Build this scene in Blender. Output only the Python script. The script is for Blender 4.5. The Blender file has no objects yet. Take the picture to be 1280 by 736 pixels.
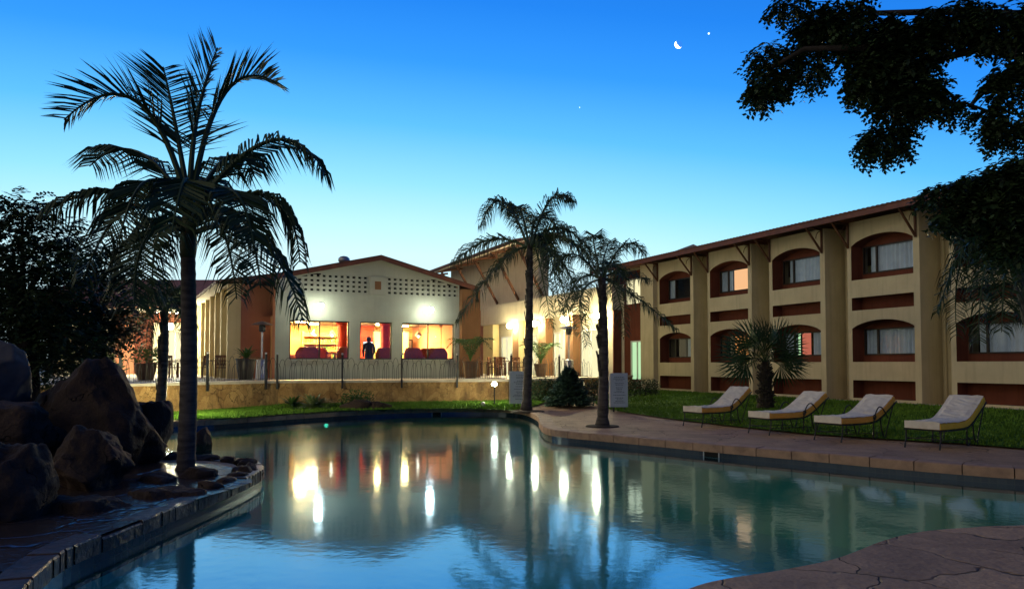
import bpy, bmesh, math, random
from mathutils import Vector, Matrix, noise
from mathutils.geometry import tessellate_polygon, delaunay_2d_cdt
random.seed(7)
S = bpy.context.scene
COL = S.collection
R = math.radians
# ------------------------------------------------------------------ camera
F, HOR, CAMZ = 900.0, 455.0, 1.7          # focal length / horizon row of the 1280x736 photograph, eye height over the water
PITCH = R(2.0)
VC = HOR - F * math.tan(PITCH)
cam_d = bpy.data.cameras.new('camera'); cam = bpy.data.objects.new('camera', cam_d); COL.objects.link(cam)
cam.location = (0, 0, CAMZ); cam.rotation_euler = (R(90) + PITCH, 0, 0)
cam_d.sensor_width = 36; cam_d.lens = F / 1280 * 36; cam_d.shift_y = (VC - 368) / 1280
cam_d.clip_start = .05; cam_d.clip_end = 6000
S.camera = cam
# ------------------------------------------------------------------ dusk sky
w = bpy.data.worlds.new('World'); S.world = w; w.use_nodes = True
nt = w.node_tree; nt.nodes.clear()
def N(t, tree=None, **kw):
    n = (tree or nt).nodes.new(t)
    for k, v in kw.items(): setattr(n, k, v)
    return n
L = nt.links.new
def mathn(op, a=None, b=None, tree=None, clamp=False):
    tr = tree or nt
    n = tr.nodes.new('ShaderNodeMath'); n.operation = op; n.use_clamp = clamp
    for i, x in enumerate((a, b)):
        if x is None: continue
        if isinstance(x, (int, float)): n.inputs[i].default_value = x
        else: tr.links.new(x, n.inputs[i])
    return n.outputs[0]
def s2l(c):
    return tuple(((x / 255) / 12.92 if x / 255 < .04045 else ((x / 255 + .055) / 1.055) ** 2.4) for x in c) + (1,)
tc = N('ShaderNodeTexCoord')
vn = N('ShaderNodeVectorMath', operation='NORMALIZE'); L(tc.outputs['Generated'], vn.inputs[0])
sep = N('ShaderNodeSeparateXYZ'); L(vn.outputs[0], sep.inputs[0])
GLOW = Vector((-.28, 1, 0)).normalized()
dot = N('ShaderNodeVectorMath', operation='DOT_PRODUCT'); L(vn.outputs[0], dot.inputs[0]); dot.inputs[1].default_value = GLOW
# angular distance from the afterglow: elevation plus a share of the azimuth
az = mathn('SUBTRACT', 1.0, dot.outputs['Value'])
k = mathn('ADD', sep.outputs['Z'], mathn('MULTIPLY', az, .34))
k = mathn('MAXIMUM', k, 0.0)
ramp = N('ShaderNodeValToRGB'); L(k, ramp.inputs[0])
cr = ramp.color_ramp
stops = [(0.0, (222, 248, 252)), (.155, (206, 244, 253)), (.20, (184, 237, 253)), (.255, (146, 220, 253)), (.335, (92, 186, 252)), (.42, (52, 150, 244)), (.50, (34, 128, 232)),
         (.68, (20, 92, 190)), (.92, (12, 54, 118)), (1.0, (10, 42, 90))]
cr.elements[0].position, cr.elements[0].color = stops[0][0], s2l(stops[0][1])
cr.elements[1].position, cr.elements[1].color = stops[-1][0], s2l(stops[-1][1])
for p, c in stops[1:-1]:
    e = cr.elements.new(p); e.color = s2l(c)
sky = N('ShaderNodeTexSky', sky_type='NISHITA'); sky.sun_disc = False
sky.sun_elevation = R(-4); sky.sun_rotation = R(-6)
add = N('ShaderNodeMix', data_type='RGBA', blend_type='ADD'); add.inputs[0].default_value = .01
# warm fill added to the sky behind left to brighten the hotel wing
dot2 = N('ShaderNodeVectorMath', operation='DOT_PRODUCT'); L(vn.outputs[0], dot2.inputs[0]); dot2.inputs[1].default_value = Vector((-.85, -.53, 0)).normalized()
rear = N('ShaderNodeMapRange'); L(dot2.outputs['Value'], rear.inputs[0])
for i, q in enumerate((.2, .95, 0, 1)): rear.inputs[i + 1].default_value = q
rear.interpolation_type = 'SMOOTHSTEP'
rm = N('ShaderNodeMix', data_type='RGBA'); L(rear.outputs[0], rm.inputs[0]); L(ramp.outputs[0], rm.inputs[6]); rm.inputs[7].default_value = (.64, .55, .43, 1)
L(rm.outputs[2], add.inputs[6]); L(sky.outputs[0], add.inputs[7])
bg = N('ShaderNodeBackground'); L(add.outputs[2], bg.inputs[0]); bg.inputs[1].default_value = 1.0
wo = N('ShaderNodeOutputWorld'); L(bg.outputs[0], wo.inputs[0])
# ------------------------------------------------------------------ render settings
S.view_settings.view_transform = 'Standard'; S.view_settings.look = 'None'
S.view_settings.exposure = .22; S.view_settings.gamma = 1
S.cycles.use_denoising = True
S.cycles.max_bounces = 7; S.cycles.diffuse_bounces = 3; S.cycles.glossy_bounces = 4
S.cycles.transparent_max_bounces = 16; S.cycles.sample_clamp_indirect = 4; S.cycles.sample_clamp_direct = 60
S.cycles.caustics_reflective = False; S.cycles.caustics_refractive = False
# ------------------------------------------------------------------ helpers
def ray(u, v):
    r = (u - 640) / F; up = (VC - v) / F
    return Vector((r, math.cos(PITCH) - math.sin(PITCH) * up, math.sin(PITCH) + math.cos(PITCH) * up))
CAM = Vector((0, 0, CAMZ))
def atz(u, v, z):
    d = ray(u, v); return CAM + d * ((z - CAMZ) / d.z)
def aty(u, v, Y):
    d = ray(u, v); return CAM + d * (Y / d.y)
TH = math.atan2(417, 900)                    # the hotel stands turned by this angle
EX = Vector((math.cos(TH), math.sin(TH), 0)); EY = Vector((-math.sin(TH), math.cos(TH), 0))
def LB(a, b, z=0): return EX * a + EY * b + Vector((0, 0, z))
def b_at(u, a):
    t = (u - 640) / F; return a * (EX.x - EX.y * t) / (EX.y + EX.x * t)
def a_at(u, b):
    t = (u - 640) / F; return b * (EY.y * t - EY.x) / (EX.x - EX.y * t)
ORG = {}
def thing(name, label, cat, org, rz=0, group=None, hotel=False):
    o = bpy.data.objects.new(name, None); COL.objects.link(o); o.empty_display_size = .2
    org = Vector(org); ORG[o.name] = org
    if hotel: o.location = LB(*org); o.rotation_euler = (0, 0, TH)
    else: o.location = org; o.rotation_euler = (0, 0, rz)
    tag(o, label, cat, group); return o
def tag(o, label=None, cat=None, group=None, kind=None):
    if label: o['label'] = label
    if cat: o['category'] = cat
    if group: o['group'] = group
    if kind: o['kind'] = kind
    return o
def copy_tree(o, parent=None):
    c = o.copy(); COL.objects.link(c)
    if parent: c.parent = parent
    for ch in list(o.children): copy_tree(ch, c)
    return c
def root(o):
    while o.parent: o = o.parent
    return o
class MB:
    def __init__(s): s.v = []; s.f = []
    def quad(s, *p):
        n = len(s.v); s.v += [tuple(q) for q in p]; s.f.append(tuple(range(n, n + len(p)))); return s
    def box(s, x0, x1, y0, y1, z0, z1):
        n = len(s.v)
        s.v += [(x0,y0,z0),(x1,y0,z0),(x1,y1,z0),(x0,y1,z0),(x0,y0,z1),(x1,y0,z1),(x1,y1,z1),(x0,y1,z1)]
        s.f += [tuple(n + i for i in q) for q in ((0,3,2,1),(4,5,6,7),(0,1,5,4),(1,2,6,5),(2,3,7,6),(3,0,4,7))]; return s
    def bar(s, p, q, w, h=None, up=(0,0,1)):
        p = Vector(p); q = Vector(q); d = (q - p).normalized(); h = h or w
        sd = d.cross(Vector(up))
        if sd.length < 1e-4: sd = d.cross(Vector((1,0,0)))
        sd.normalize(); uu = sd.cross(d); sd = sd * w / 2; uu = uu * h / 2
        n = len(s.v)
        for c in (p, q): s.v += [tuple(c - sd - uu), tuple(c + sd - uu), tuple(c + sd + uu), tuple(c - sd + uu)]
        s.f += [tuple(n + i for i in q_) for q_ in ((0,1,2,3),(7,6,5,4),(0,4,5,1),(1,5,6,2),(2,6,7,3),(3,7,4,0))]; return s
    def tube(s, pts, r, sides=8, cap=True):
        pts = [Vector(p) for p in pts]; n0 = len(s.v); m = len(pts)
        rs = r if isinstance(r, (list, tuple)) else [r] * m
        prev = None
        for i, p in enumerate(pts):
            t = (pts[min(i + 1, m - 1)] - pts[max(i - 1, 0)]).normalized()
            ref = prev if prev is not None else (Vector((1,0,0)) if abs(t.x) < .9 else Vector((0,1,0)))
            u = (ref - t * ref.dot(t)).normalized(); prev = u; w_ = t.cross(u)
            for k_ in range(sides):
                a = 2 * math.pi * k_ / sides
                s.v.append(tuple(p + (u * math.cos(a) + w_ * math.sin(a)) * rs[i]))
        for i in range(m - 1):
            for k_ in range(sides):
                a, b = n0 + i * sides + k_, n0 + i * sides + (k_ + 1) % sides
                s.f.append((a, b, b + sides, a + sides))
        if cap:
            s.f.append(tuple(range(n0 + sides - 1, n0 - 1, -1))); s.f.append(tuple(range(n0 + (m - 1) * sides, n0 + m * sides)))
        return s
    def lathe(s, c, prof, sides=20):
        c = Vector(c); n0 = len(s.v)
        for r, z in prof:
            for k_ in range(sides):
                a = 2 * math.pi * k_ / sides; s.v.append((c.x + r * math.cos(a), c.y + r * math.sin(a), c.z + z))
        for i in range(len(prof) - 1):
            for k_ in range(sides):
                a, b = n0 + i * sides + k_, n0 + i * sides + (k_ + 1) % sides
                s.f.append((a, b, b + sides, a + sides))
        s.f.append(tuple(range(n0 + sides - 1, n0 - 1, -1)))
        m = len(prof) - 1; s.f.append(tuple(range(n0 + m * sides, n0 + (m + 1) * sides))); return s
    def ball(s, c, r, seg=12, squash=1):
        prof = [(max(1e-3, r * math.sin(math.pi * i / seg)), -r * squash * math.cos(math.pi * i / seg)) for i in range(seg + 1)]
        return s.lathe(c, prof, seg * 2)
    def holed(s, outer, holes, to3):
        """flat polygon with holes; to3 maps (p,q) to a point"""
        loops = [[Vector((p, q, 0)) for p, q in l] for l in [outer] + holes]
        tris = tessellate_polygon(loops); flat = [p for l in loops for p in l]; n = len(s.v)
        s.v += [tuple(to3(p.x, p.y)) for p in flat]; s.f += [tuple(n + i for i in t) for t in tris]; return s
    def build(s, name, mat_, parent=None, smooth=False, org=None):
        me = bpy.data.meshes.new(name)
        o0 = Vector(org) if org is not None else (ORG.get(root(parent).name, Vector((0,0,0))) if parent else Vector((0,0,0)))
        me.from_pydata([(x - o0.x, y - o0.y, z - o0.z) for x, y, z in s.v], [], s.f); me.update()
        ob = bpy.data.objects.new(name, me); COL.objects.link(ob)
        if mat_: me.materials.append(mat_)
        if parent: ob.parent = parent
        elif org is not None: ob.location = o0
        bm = bmesh.new(); bm.from_mesh(me); bmesh.ops.recalc_face_normals(bm, faces=bm.faces); bm.to_mesh(me); bm.free()
        if smooth: me.polygons.foreach_set('use_smooth', [True] * len(me.polygons))
        return ob
def bev(o, wdt=.01, seg=2):
    m = o.modifiers.new('bevel', 'BEVEL'); m.width = wdt; m.segments = seg; m.limit_method = 'ANGLE'; return o
# ------------------------------------------------------------------ materials
def base(name):
    m = bpy.data.materials.new(name); m.use_nodes = True; t = m.node_tree
    return m, t, t.nodes['Principled BSDF']
def lerp_nodes(t, fac, c1, c2):
    mx = t.nodes.new('ShaderNodeMix'); mx.data_type = 'RGBA'
    t.links.new(fac, mx.inputs[0])
    for i, c in ((6, c1), (7, c2)):
        if isinstance(c, tuple): mx.inputs[i].default_value = (*c[:3], 1)
        else: t.links.new(c, mx.inputs[i])
    return mx.outputs[2]
def pos(t, stretch=None):
    g = t.nodes.new('ShaderNodeNewGeometry')
    if stretch is None: return g.outputs['Position']
    mp = t.nodes.new('ShaderNodeMapping'); mp.inputs['Scale'].default_value = stretch; t.links.new(g.outputs['Position'], mp.inputs[0])
    return mp.outputs[0]
def noise_n(t, vec, scale, detail=4, rough=.55):
    n = t.nodes.new('ShaderNodeTexNoise'); n.inputs['Scale'].default_value = scale; n.inputs['Detail'].default_value = detail
    n.inputs['Roughness'].default_value = rough; t.links.new(vec, n.inputs['Vector']); return n.outputs['Fac']
def remap(t, x, a, b, c=0, d=1):
    m = t.nodes.new('ShaderNodeMapRange'); t.links.new(x, m.inputs[0])
    for i, q in enumerate((a, b, c, d)): m.inputs[i + 1].default_value = q
    return m.outputs[0]
def bump_n(t, bs, h, strength, dist=.02):
    b = t.nodes.new('ShaderNodeBump'); b.inputs['Strength'].default_value = strength; b.inputs['Distance'].default_value = dist
    t.links.new(h, b.inputs['Height']); t.links.new(b.outputs[0], bs.inputs['Normal'])
def mat(name, c1, c2=None, rough=.75, scale=3, bump=.15, bscale=30, spec=.3, stretch=None, metal=0, lo=.35, hi=.65):
    m, t, bs = base(name); c2 = c2 or tuple(x * .78 for x in c1)
    p = pos(t, stretch)
    f = remap(t, noise_n(t, p, scale, 6), lo, hi)
    t.links.new(lerp_nodes(t, f, c1, c2), bs.inputs['Base Color'])
    bs.inputs['Roughness'].default_value = rough; bs.inputs['Specular IOR Level'].default_value = spec; bs.inputs['Metallic'].default_value = metal
    if bump: bump_n(t, bs, noise_n(t, p, bscale, 4), bump, .02)
    return m
def emit(name, c, s):
    m = bpy.data.materials.new(name); m.use_nodes = True; t = m.node_tree; t.nodes.clear()
    e = t.nodes.new('ShaderNodeEmission'); e.inputs[0].default_value = (*c, 1); e.inputs[1].default_value = s
    o = t.nodes.new('ShaderNodeOutputMaterial'); t.links.new(e.outputs[0], o.inputs[0]); return m
def stained(name, c1, c2, rough=.85, streak=.5):
    """painted plaster with rain streaks running down"""
    m, t, bs = base(name)
    f = remap(t, noise_n(t, pos(t), 1.3, 6), .3, .7)
    st = remap(t, noise_n(t, pos(t, (5, 5, .35)), 1.6, 5), .5, .78, 0, streak)
    c = lerp_nodes(t, f, c1, c2); c = lerp_nodes(t, st, c, tuple(x * .62 for x in c2))
    t.links.new(c, bs.inputs['Base Color']); bs.inputs['Roughness'].default_value = rough; bs.inputs['Specular IOR Level'].default_value = .2
    bump_n(t, bs, noise_n(t, pos(t), 45, 3), .25, .01); return m
def flagstone(name, c1, c2, joint, scale, jw=.03, rough=.8, warp=.25, bump=.6, spec=.3, stretch=None, stain=0):
    m, t, bs = base(name); p = pos(t, stretch)
    nz = t.nodes.new('ShaderNodeTexNoise'); nz.inputs['Scale'].default_value = 1.6; nz.inputs['Detail'].default_value = 3; t.links.new(p, nz.inputs['Vector'])
    va = t.nodes.new('ShaderNodeVectorMath'); va.operation = 'MULTIPLY_ADD'; t.links.new(nz.outputs['Color'], va.inputs[0])
    va.inputs[1].default_value = (warp,) * 3; t.links.new(p, va.inputs[2])
    vo = t.nodes.new('ShaderNodeTexVoronoi'); vo.feature = 'DISTANCE_TO_EDGE'; vo.inputs['Scale'].default_value = scale; t.links.new(va.outputs[0], vo.inputs['Vector'])
    vc = t.nodes.new('ShaderNodeTexVoronoi'); vc.inputs['Scale'].default_value = scale; t.links.new(va.outputs[0], vc.inputs['Vector'])
    sp = t.nodes.new('ShaderNodeSeparateColor'); t.links.new(vc.outputs['Color'], sp.inputs[0])
    f = mathn('MULTIPLY_ADD', sp.outputs[0], .45, t); t.nodes[-1].inputs[2].default_value = 0
    n1 = remap(t, noise_n(t, p, 2.2, 7, .65), .3, .7, 0, .75)
    f = mathn('ADD', f, n1, t, True)
    c = lerp_nodes(t, f, c1, c2)
    patchy = remap(t, noise_n(t, p, .9, 3), .42, .62, .25, 1)
    j = remap(t, vo.outputs['Distance'], 0, jw, 1, 0)
    j = mathn('MULTIPLY', j, patchy, t, True)
    c = lerp_nodes(t, j, c, joint)
    sp_ = remap(t, noise_n(t, p, 38, 5, .8), .44, .62, 0, .42); c = lerp_nodes(t, sp_, c, tuple(x * .55 for x in c2))
    if stain:
        sn = remap(t, noise_n(t, pos(t, (1.6, 1.6, .45)), 1.5, 8, .72), .48, .70, 0, stain); c = lerp_nodes(t, sn, c, tuple(x * 1.3 for x in joint))
    t.links.new(c, bs.inputs['Base Color']); bs.inputs['Roughness'].default_value = rough; bs.inputs['Specular IOR Level'].default_value = spec
    h = mathn('SUBTRACT', mathn('MULTIPLY', noise_n(t, p, 14, 6), .5, t), j, t)
    bump_n(t, bs, h, bump, .03); return m
def tiles(name, c1, c2):
    m, t, bs = base(name)
    br = t.nodes.new('ShaderNodeTexBrick'); br.offset = 0; br.inputs['Scale'].default_value = 1; br.inputs['Brick Width'].default_value = .1; br.inputs['Row Height'].default_value = .1
    br.inputs['Mortar Size'].default_value = .006; br.inputs['Color1'].default_value = (*c1, 1); br.inputs['Color2'].default_value = (*c2, 1); br.inputs['Mortar'].default_value = (.03, .04, .05, 1)
    uv = t.nodes.new('ShaderNodeUVMap'); t.links.new(uv.outputs[0], br.inputs['Vector'])
    t.links.new(br.outputs['Color'], bs.inputs['Base Color']); bs.inputs['Roughness'].default_value = .2; return m
M = {}
M['cream'] = stained('cream_plaster', (.62, .56, .40), (.54, .48, .33))
M['yellow'] = stained('yellow_plaster', (.58, .51, .33), (.48, .42, .265), streak=.4)
M['butter'] = stained('butter_plaster', (.70, .58, .30), (.62, .50, .24), streak=.2)
M['gable'] = stained('pale_plaster', (.36, .37, .30), (.31, .32, .26), streak=.15)
M['red'] = stained('red_plaster', (.165, .05, .028), (.12, .038, .022))
M['orange'] = stained('terracotta_plaster', (.60, .27, .15), (.54, .23, .125), streak=.2)
M['brown'] = stained('brown_plaster', (.20, .10, .045), (.16, .08, .035))
M['roof'] = mat('roof_tile', (.14, .065, .04), (.09, .045, .03), .8, 6, .3, 20)
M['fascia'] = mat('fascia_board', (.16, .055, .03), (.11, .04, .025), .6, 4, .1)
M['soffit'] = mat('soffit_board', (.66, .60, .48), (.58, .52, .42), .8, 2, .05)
M['timber'] = mat('timber', (.13, .055, .025), (.09, .038, .02), .6, 5, .2, stretch=(1, 1, 6))
M['iron'] = mat('black_iron', (.012, .013, .014), (.02, .02, .02), .5, 8, .1, spec=.4)
M['wire'] = mat('railing_wire', (.035, .03, .025), (.025, .022, .02), .5, 8, .05, spec=.4)
M['frame'] = mat('window_frame', (.035, .025, .02), (.025, .02, .018), .5, 5, .05)
M['stone'] = flagstone('retaining_stone', (.58, .37, .14), (.26, .14, .05), (.05, .032, .02), 3.2, .03, .9, 1.1, 1.0, stain=.85)
M['cap'] = mat('wall_cap', (.55, .5, .4), (.42, .36, .28), .8, 5, .3)
M['terrace'] = mat('terrace_floor', (.62, .55, .44), (.5, .43, .33), .45, 2, .1)
M['paving'] = flagstone('stamped_paving', (.58, .375, .215), (.29, .185, .11), (.075, .055, .04), 1.15, .016, .75, .7, 1.3)
M['coping'] = mat('coping_stone', (.42, .27, .175), (.26, .17, .115), .72, 5, .5, 18)
M['coping_wet'] = mat('wet_coping_stone', (.105, .066, .045), (.05, .035, .027), .38, 4, .9, 14)
M['earth'] = mat('earth', (.06, .045, .03), (.035, .028, .02), .95, 3, .6, 12)
M['lawn'] = mat('lawn', (.07, .16, .014), (.04, .10, .010), .95, 3, .8, 60, spec=.1)
M['grass'] = mat('grass_blade', (.125, .24, .026), (.06, .14, .014), .8, 1.1, 0, spec=.15)
M['edge'] = mat('brick_edging', (.30, .12, .07), (.2, .085, .055), .85, 9, .4)
M['plaster_pool'] = mat('pool_plaster', (.18, .68, .60), (.15, .60, .53), .8, 1.2, .05)
M['tile'] = tiles('waterline_tile', (.012, .022, .04), (.025, .04, .06))
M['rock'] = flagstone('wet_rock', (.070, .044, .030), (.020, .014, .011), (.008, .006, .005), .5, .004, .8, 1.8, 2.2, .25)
M['mist_grey'] = mat('mist_stand_in', (.10, .095, .09), (.055, .052, .05), .8, 2.5, .4, 10)
M['wetslab'] = flagstone('wet_flagstone', (.085, .06, .05), (.05, .038, .034), (.012, .01, .01), 1.5, .04, .16, .5, .6, .6)
M['trunk'] = mat('palm_trunk', (.10, .09, .078), (.045, .04, .036), .9, 3, .7, 12, stretch=(1, 1, 5))
M['shaft'] = mat('crownshaft', (.05, .075, .03), (.035, .05, .022), .5, 4, .1)
M['boot'] = mat('palm_boot', (.06, .052, .042), (.03, .026, .02), .9, 8, .5)
M['frond'] = mat('palm_frond', (.028, .058, .018), (.018, .04, .014), .55, 2, 0, spec=.3)
M['frond2'] = mat('queen_frond', (.045, .075, .028), (.028, .05, .02), .55, 2, 0, spec=.3)
M['fan'] = mat('fan_leaf', (.03, .075, .028), (.02, .05, .02), .55, 2, 0, spec=.3)
M['leaf'] = mat('tree_leaf', (.032, .062, .02), (.018, .038, .013), .55, 1.5, 0, spec=.3)
M['juniper'] = mat('juniper_needle', (.06, .115, .07), (.035, .075, .045), .6, 4, 0, spec=.25)
M['leaf_b'] = mat('shrub_leaf', (.06, .13, .025), (.035, .08, .018), .6, 2, 0, spec=.25)
M['leaf_v'] = mat('variegated_leaf', (.30, .34, .16), (.07, .13, .04), .55, 6, 0, spec=.3)
M['bark'] = mat('bark', (.028, .023, .018), (.016, .013, .011), .95, 5, .7, 14)
M['cushion'] = mat('cushion_amber', (.80, .42, .08), (.70, .36, .06), .9, 6, .3, 60)
M['cushion_y'] = mat('cushion_yellow', (.92, .62, .07), (.85, .55, .05), .9, 6, .3, 60)
M['towel'] = mat('white_towelling', (.74, .70, .60), (.62, .58, .49), .95, 7, .5, 80)
M['board'] = mat('sign_board', (.42, .50, .57), (.37, .45, .52), .5, 2, .05)
M['board_lit_edge'] = mat('sign_lit_edge', (.7, .7, .66), None, .5, 2, 0)
M['ink'] = mat('sign_ink', (.10, .12, .14), None, .7, 2, 0)
M['pot'] = mat('clay_pot', (.10, .055, .03), (.06, .035, .022), .7, 4, .2)
M['pot_dark'] = mat('dark_glazed_pot', (.025, .022, .02), (.015, .014, .013), .35, 4, .1)
M['wood'] = mat('chair_wood', (.13, .05, .022), (.08, .032, .016), .45, 6, .1)
M['steel'] = mat('brushed_steel', (.55, .55, .53), (.45, .45, .44), .35, 5, .05, metal=.9)
M['vent'] = mat('galvanised', (.42, .43, .44), (.33, .34, .35), .45, 4, .05, metal=.7)
M['lounge'] = mat('armchair_fabric', (.20, .03, .008), (.15, .022, .006), .85, 8, .2)
M['barwood'] = mat('bar_wood', (.45, .2, .06), (.34, .14, .045), .45, 4, .1)
M['inwall'] = mat('inside_wall', (.8, .54, .24), (.74, .47, .20), .8, 2, .05)
M['inred'] = mat('inside_red', (.5, .05, .02), (.42, .04, .02), .7, 2, .05)
M['inceil'] = mat('inside_ceiling', (.8, .74, .6), (.75, .68, .55), .8, 2, .03)
M['dark'] = mat('dark_void', (.012, .011, .01), None, .9, 2, 0)
M['door_white'] = mat('white_door', (.75, .76, .70), (.68, .69, .63), .5, 2, .03)
M['curtain'] = mat('net_curtain', (.54, .64, .80), (.44, .54, .72), .9, 3, .05)
M['skin'] = mat('skin', (.10, .055, .035), None, .6, 5, .05)
M['hair'] = mat('hair', (.01, .008, .007), None, .7, 9, .2)
M['shirt'] = mat('dark_jacket', (.02, .018, .02), (.014, .013, .015), .9, 6, .2)
M['bottle'] = mat('bottle_glass', (.35, .16, .03), (.12, .18, .06), .15, 9, 0, spec=.6)
M['bottle2'] = mat('bottle_green', (.06, .2, .06), (.04, .13, .05), .15, 9, 0, spec=.6)
M['table'] = mat('table_top', (.16, .075, .035), (.11, .05, .025), .4, 4, .05)
COOL, WARM = (.93, 1.0, .84), (1.0, .80, .42)
M['e_cool'] = emit('lamp_cool', COOL, 110)
M['e_warm'] = emit('lamp_warm', (1, .87, .50), 650)
M['e_left'] = emit('lamp_terrace', (1, .93, .62), 2600)
M['e_gard'] = emit('lamp_garden', (1, .95, .66), 480)
M['e_gard2'] = emit('lamp_lawn', (1, .93, .55), 800)
M['e_bulb'] = emit('lamp_small', (1, .9, .6), 35)
M['e_room'] = emit('lamp_room', (1, .60, .21), 1400)
M['e_pool'] = emit('lamp_pool', (.1, 1, .65), 4)
M['e_peach'] = emit('lit_curtain_peach', (1.0, .50, .22), 1.0)
M['e_orange'] = emit('lit_curtain_orange', (1.0, .36, .08), .8)
M['e_pink'] = emit('lit_room_pink', (1.0, .25, .16), .5)
M['e_door'] = emit('lit_doorway', (1, .86, .50), 1.15)
M['e_mint'] = emit('lit_doorway_mint', (.62, 1, .55), .8)
M['e_moon'] = emit('moonlight', (1, .97, .93), 4.0)
M['moon_dark'] = emit('earthshine', (.03, .23, .82), 1.0)
M['e_star'] = emit('starlight', (.75, .95, 1), 2.2)
def glass(name, tint=(.85, .9, .9), rough=.0):
    m = bpy.data.materials.new(name); m.use_nodes = True; t = m.node_tree; t.nodes.clear()
    lw = t.nodes.new('ShaderNodeLayerWeight'); fr = mathn('MULTIPLY_ADD', mathn('POWER', lw.outputs['Facing'], 4.2, t), .9, t); fr.node.inputs[2].default_value = .05; lw.inputs[0].default_value = .5
    tr = t.nodes.new('ShaderNodeBsdfTransparent'); tr.inputs[0].default_value = (*tint, 1)
    gl = t.nodes.new('ShaderNodeBsdfGlossy'); gl.inputs['Roughness'].default_value = rough
    mx = t.nodes.new('ShaderNodeMixShader'); o = t.nodes.new('ShaderNodeOutputMaterial')
    t.links.new(fr, mx.inputs[0]); t.links.new(tr.outputs[0], mx.inputs[1]); t.links.new(gl.outputs[0], mx.inputs[2]); t.links.new(mx.outputs[0], o.inputs[0]); return m
M['glass'] = glass('window_glass')
def water():
    m = bpy.data.materials.new('pool_water'); m.use_nodes = True; t = m.node_tree; t.nodes.clear()
    p = pos(t, (1.0, 1.0, 1))
    h = mathn('ADD', mathn('MULTIPLY', noise_n(t, p, 1.6, 2), .42, t), mathn('MULTIPLY', noise_n(t, p, 9.0, 2), .20, t), t)
    b = t.nodes.new('ShaderNodeBump'); b.inputs['Strength'].default_value = .10; b.inputs['Distance'].default_value = .05; t.links.new(h, b.inputs['Height'])
    lw = t.nodes.new('ShaderNodeLayerWeight'); lw.inputs[0].default_value = .5; t.links.new(b.outputs[0], lw.inputs['Normal'])
    fr = mathn('MULTIPLY_ADD', mathn('POWER', lw.outputs['Facing'], 2.05, t), .96, t, True); fr.node.inputs[2].default_value = .03
    tr = t.nodes.new('ShaderNodeBsdfTransparent'); tr.inputs[0].default_value = (.56, .95, .92, 1)
    gl = t.nodes.new('ShaderNodeBsdfGlossy'); gl.inputs['Roughness'].default_value = .07; gl.inputs[0].default_value = (.58, .77, 1, 1); t.links.new(b.outputs[0], gl.inputs['Normal'])
    mx = t.nodes.new('ShaderNodeMixShader'); o = t.nodes.new('ShaderNodeOutputMaterial')
    t.links.new(fr, mx.inputs[0]); t.links.new(tr.outputs[0], mx.inputs[1]); t.links.new(gl.outputs[0], mx.inputs[2]); t.links.new(mx.outputs[0], o.inputs[0]); return m
M['water'] = water()
# ------------------------------------------------------------------ terrain
DECK = .22
def sm(x, a, b):
    x = max(0, min(1, (x - a) / (b - a))); return x * x * (3 - 2 * x)
def G(x, y):
    a = x * EX.x + y * EX.y; b = x * EY.x + y * EY.y
    z = DECK + .20 * sm(a, 15.5, 21.5) * sm(y, 13, 17)
    z += .10 * sm(y, 22.5, 25.5) * (1 - sm(x, 0, 4)) + .25 * sm(y, 23.5, 29) * sm(x, -1, 3) * (1 - sm(a, 17, 21))
    return z
def catmull(pts, n=6, closed=False):
    out = []; m = len(pts)
    for i in range(m if closed else m - 1):
        p0, p1, p2, p3 = (pts[(i + k_) % m] if closed else pts[min(max(i + k_, 0), m - 1)] for k_ in (-1, 0, 1, 2))
        for j in range(n):
            t = j / n
            out.append(tuple(.5 * ((2 * p1[q]) + (-p0[q] + p2[q]) * t + (2 * p0[q] - 5 * p1[q] + 4 * p2[q] - p3[q]) * t * t + (-p0[q] + 3 * p1[q] - 3 * p2[q] + p3[q]) * t ** 3) for q in (0, 1)))
    if not closed: out.append(tuple(pts[-1][:2]))
    return out
wl = [(190, 541), (265, 535), (330, 530), (430, 523), (520, 519), (600, 518), (648, 520), (672, 529), (676, 540), (690, 549), (750, 556), (820, 563),
      (900, 571.5), (1000, 581), (1100, 591), (1200, 600), (1290, 607)]
far_edge = [tuple(atz(u, v, 0)[:2]) for u, v in wl]
near_edge = [tuple(atz(u, v, DECK)[:2]) for u, v in [(1290, 656), (1215, 659), (1155, 664), (1108, 675), (1050, 697), (980, 712), (905, 724), (862, 736)]]
left_edge = [tuple(atz(u, v, 0)[:2]) for u, v in [(62, 736), (150, 691), (220, 659), (280, 632), (317, 613), (327, 603), (313, 594), (265, 589), (205, 586), (150, 570)]]
pool = catmull(far_edge + [(8.6, 9.6), (9.4, 8.4), (8.2, 6.9)] + near_edge + [(.6, 4.25), (-1, 3.7), (-2.8, 4.2)] + left_edge, 5, True)
def area(p): return sum(p[i][0] * p[(i + 1) % len(p)][1] - p[(i + 1) % len(p)][0] * p[i][1] for i in range(len(p))) / 2
if area(pool) < 0: pool.reverse()
def inside(p, poly):
    c = False; j = len(poly) - 1
    for i in range(len(poly)):
        if (poly[i][1] > p[1]) != (poly[j][1] > p[1]) and p[0] < (poly[j][0] - poly[i][0]) * (p[1] - poly[i][1]) / (poly[j][1] - poly[i][1]) + poly[i][0]: c = not c
        j = i
    return c
def offset(poly, d):
    out = []; n = len(poly)
    for i in range(n):
        a, b = Vector(poly[i - 1]), Vector(poly[(i + 1) % n]); t = (b - a).normalized(); out.append((poly[i][0] + t.y * d, poly[i][1] - t.x * d))
    return out
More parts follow.
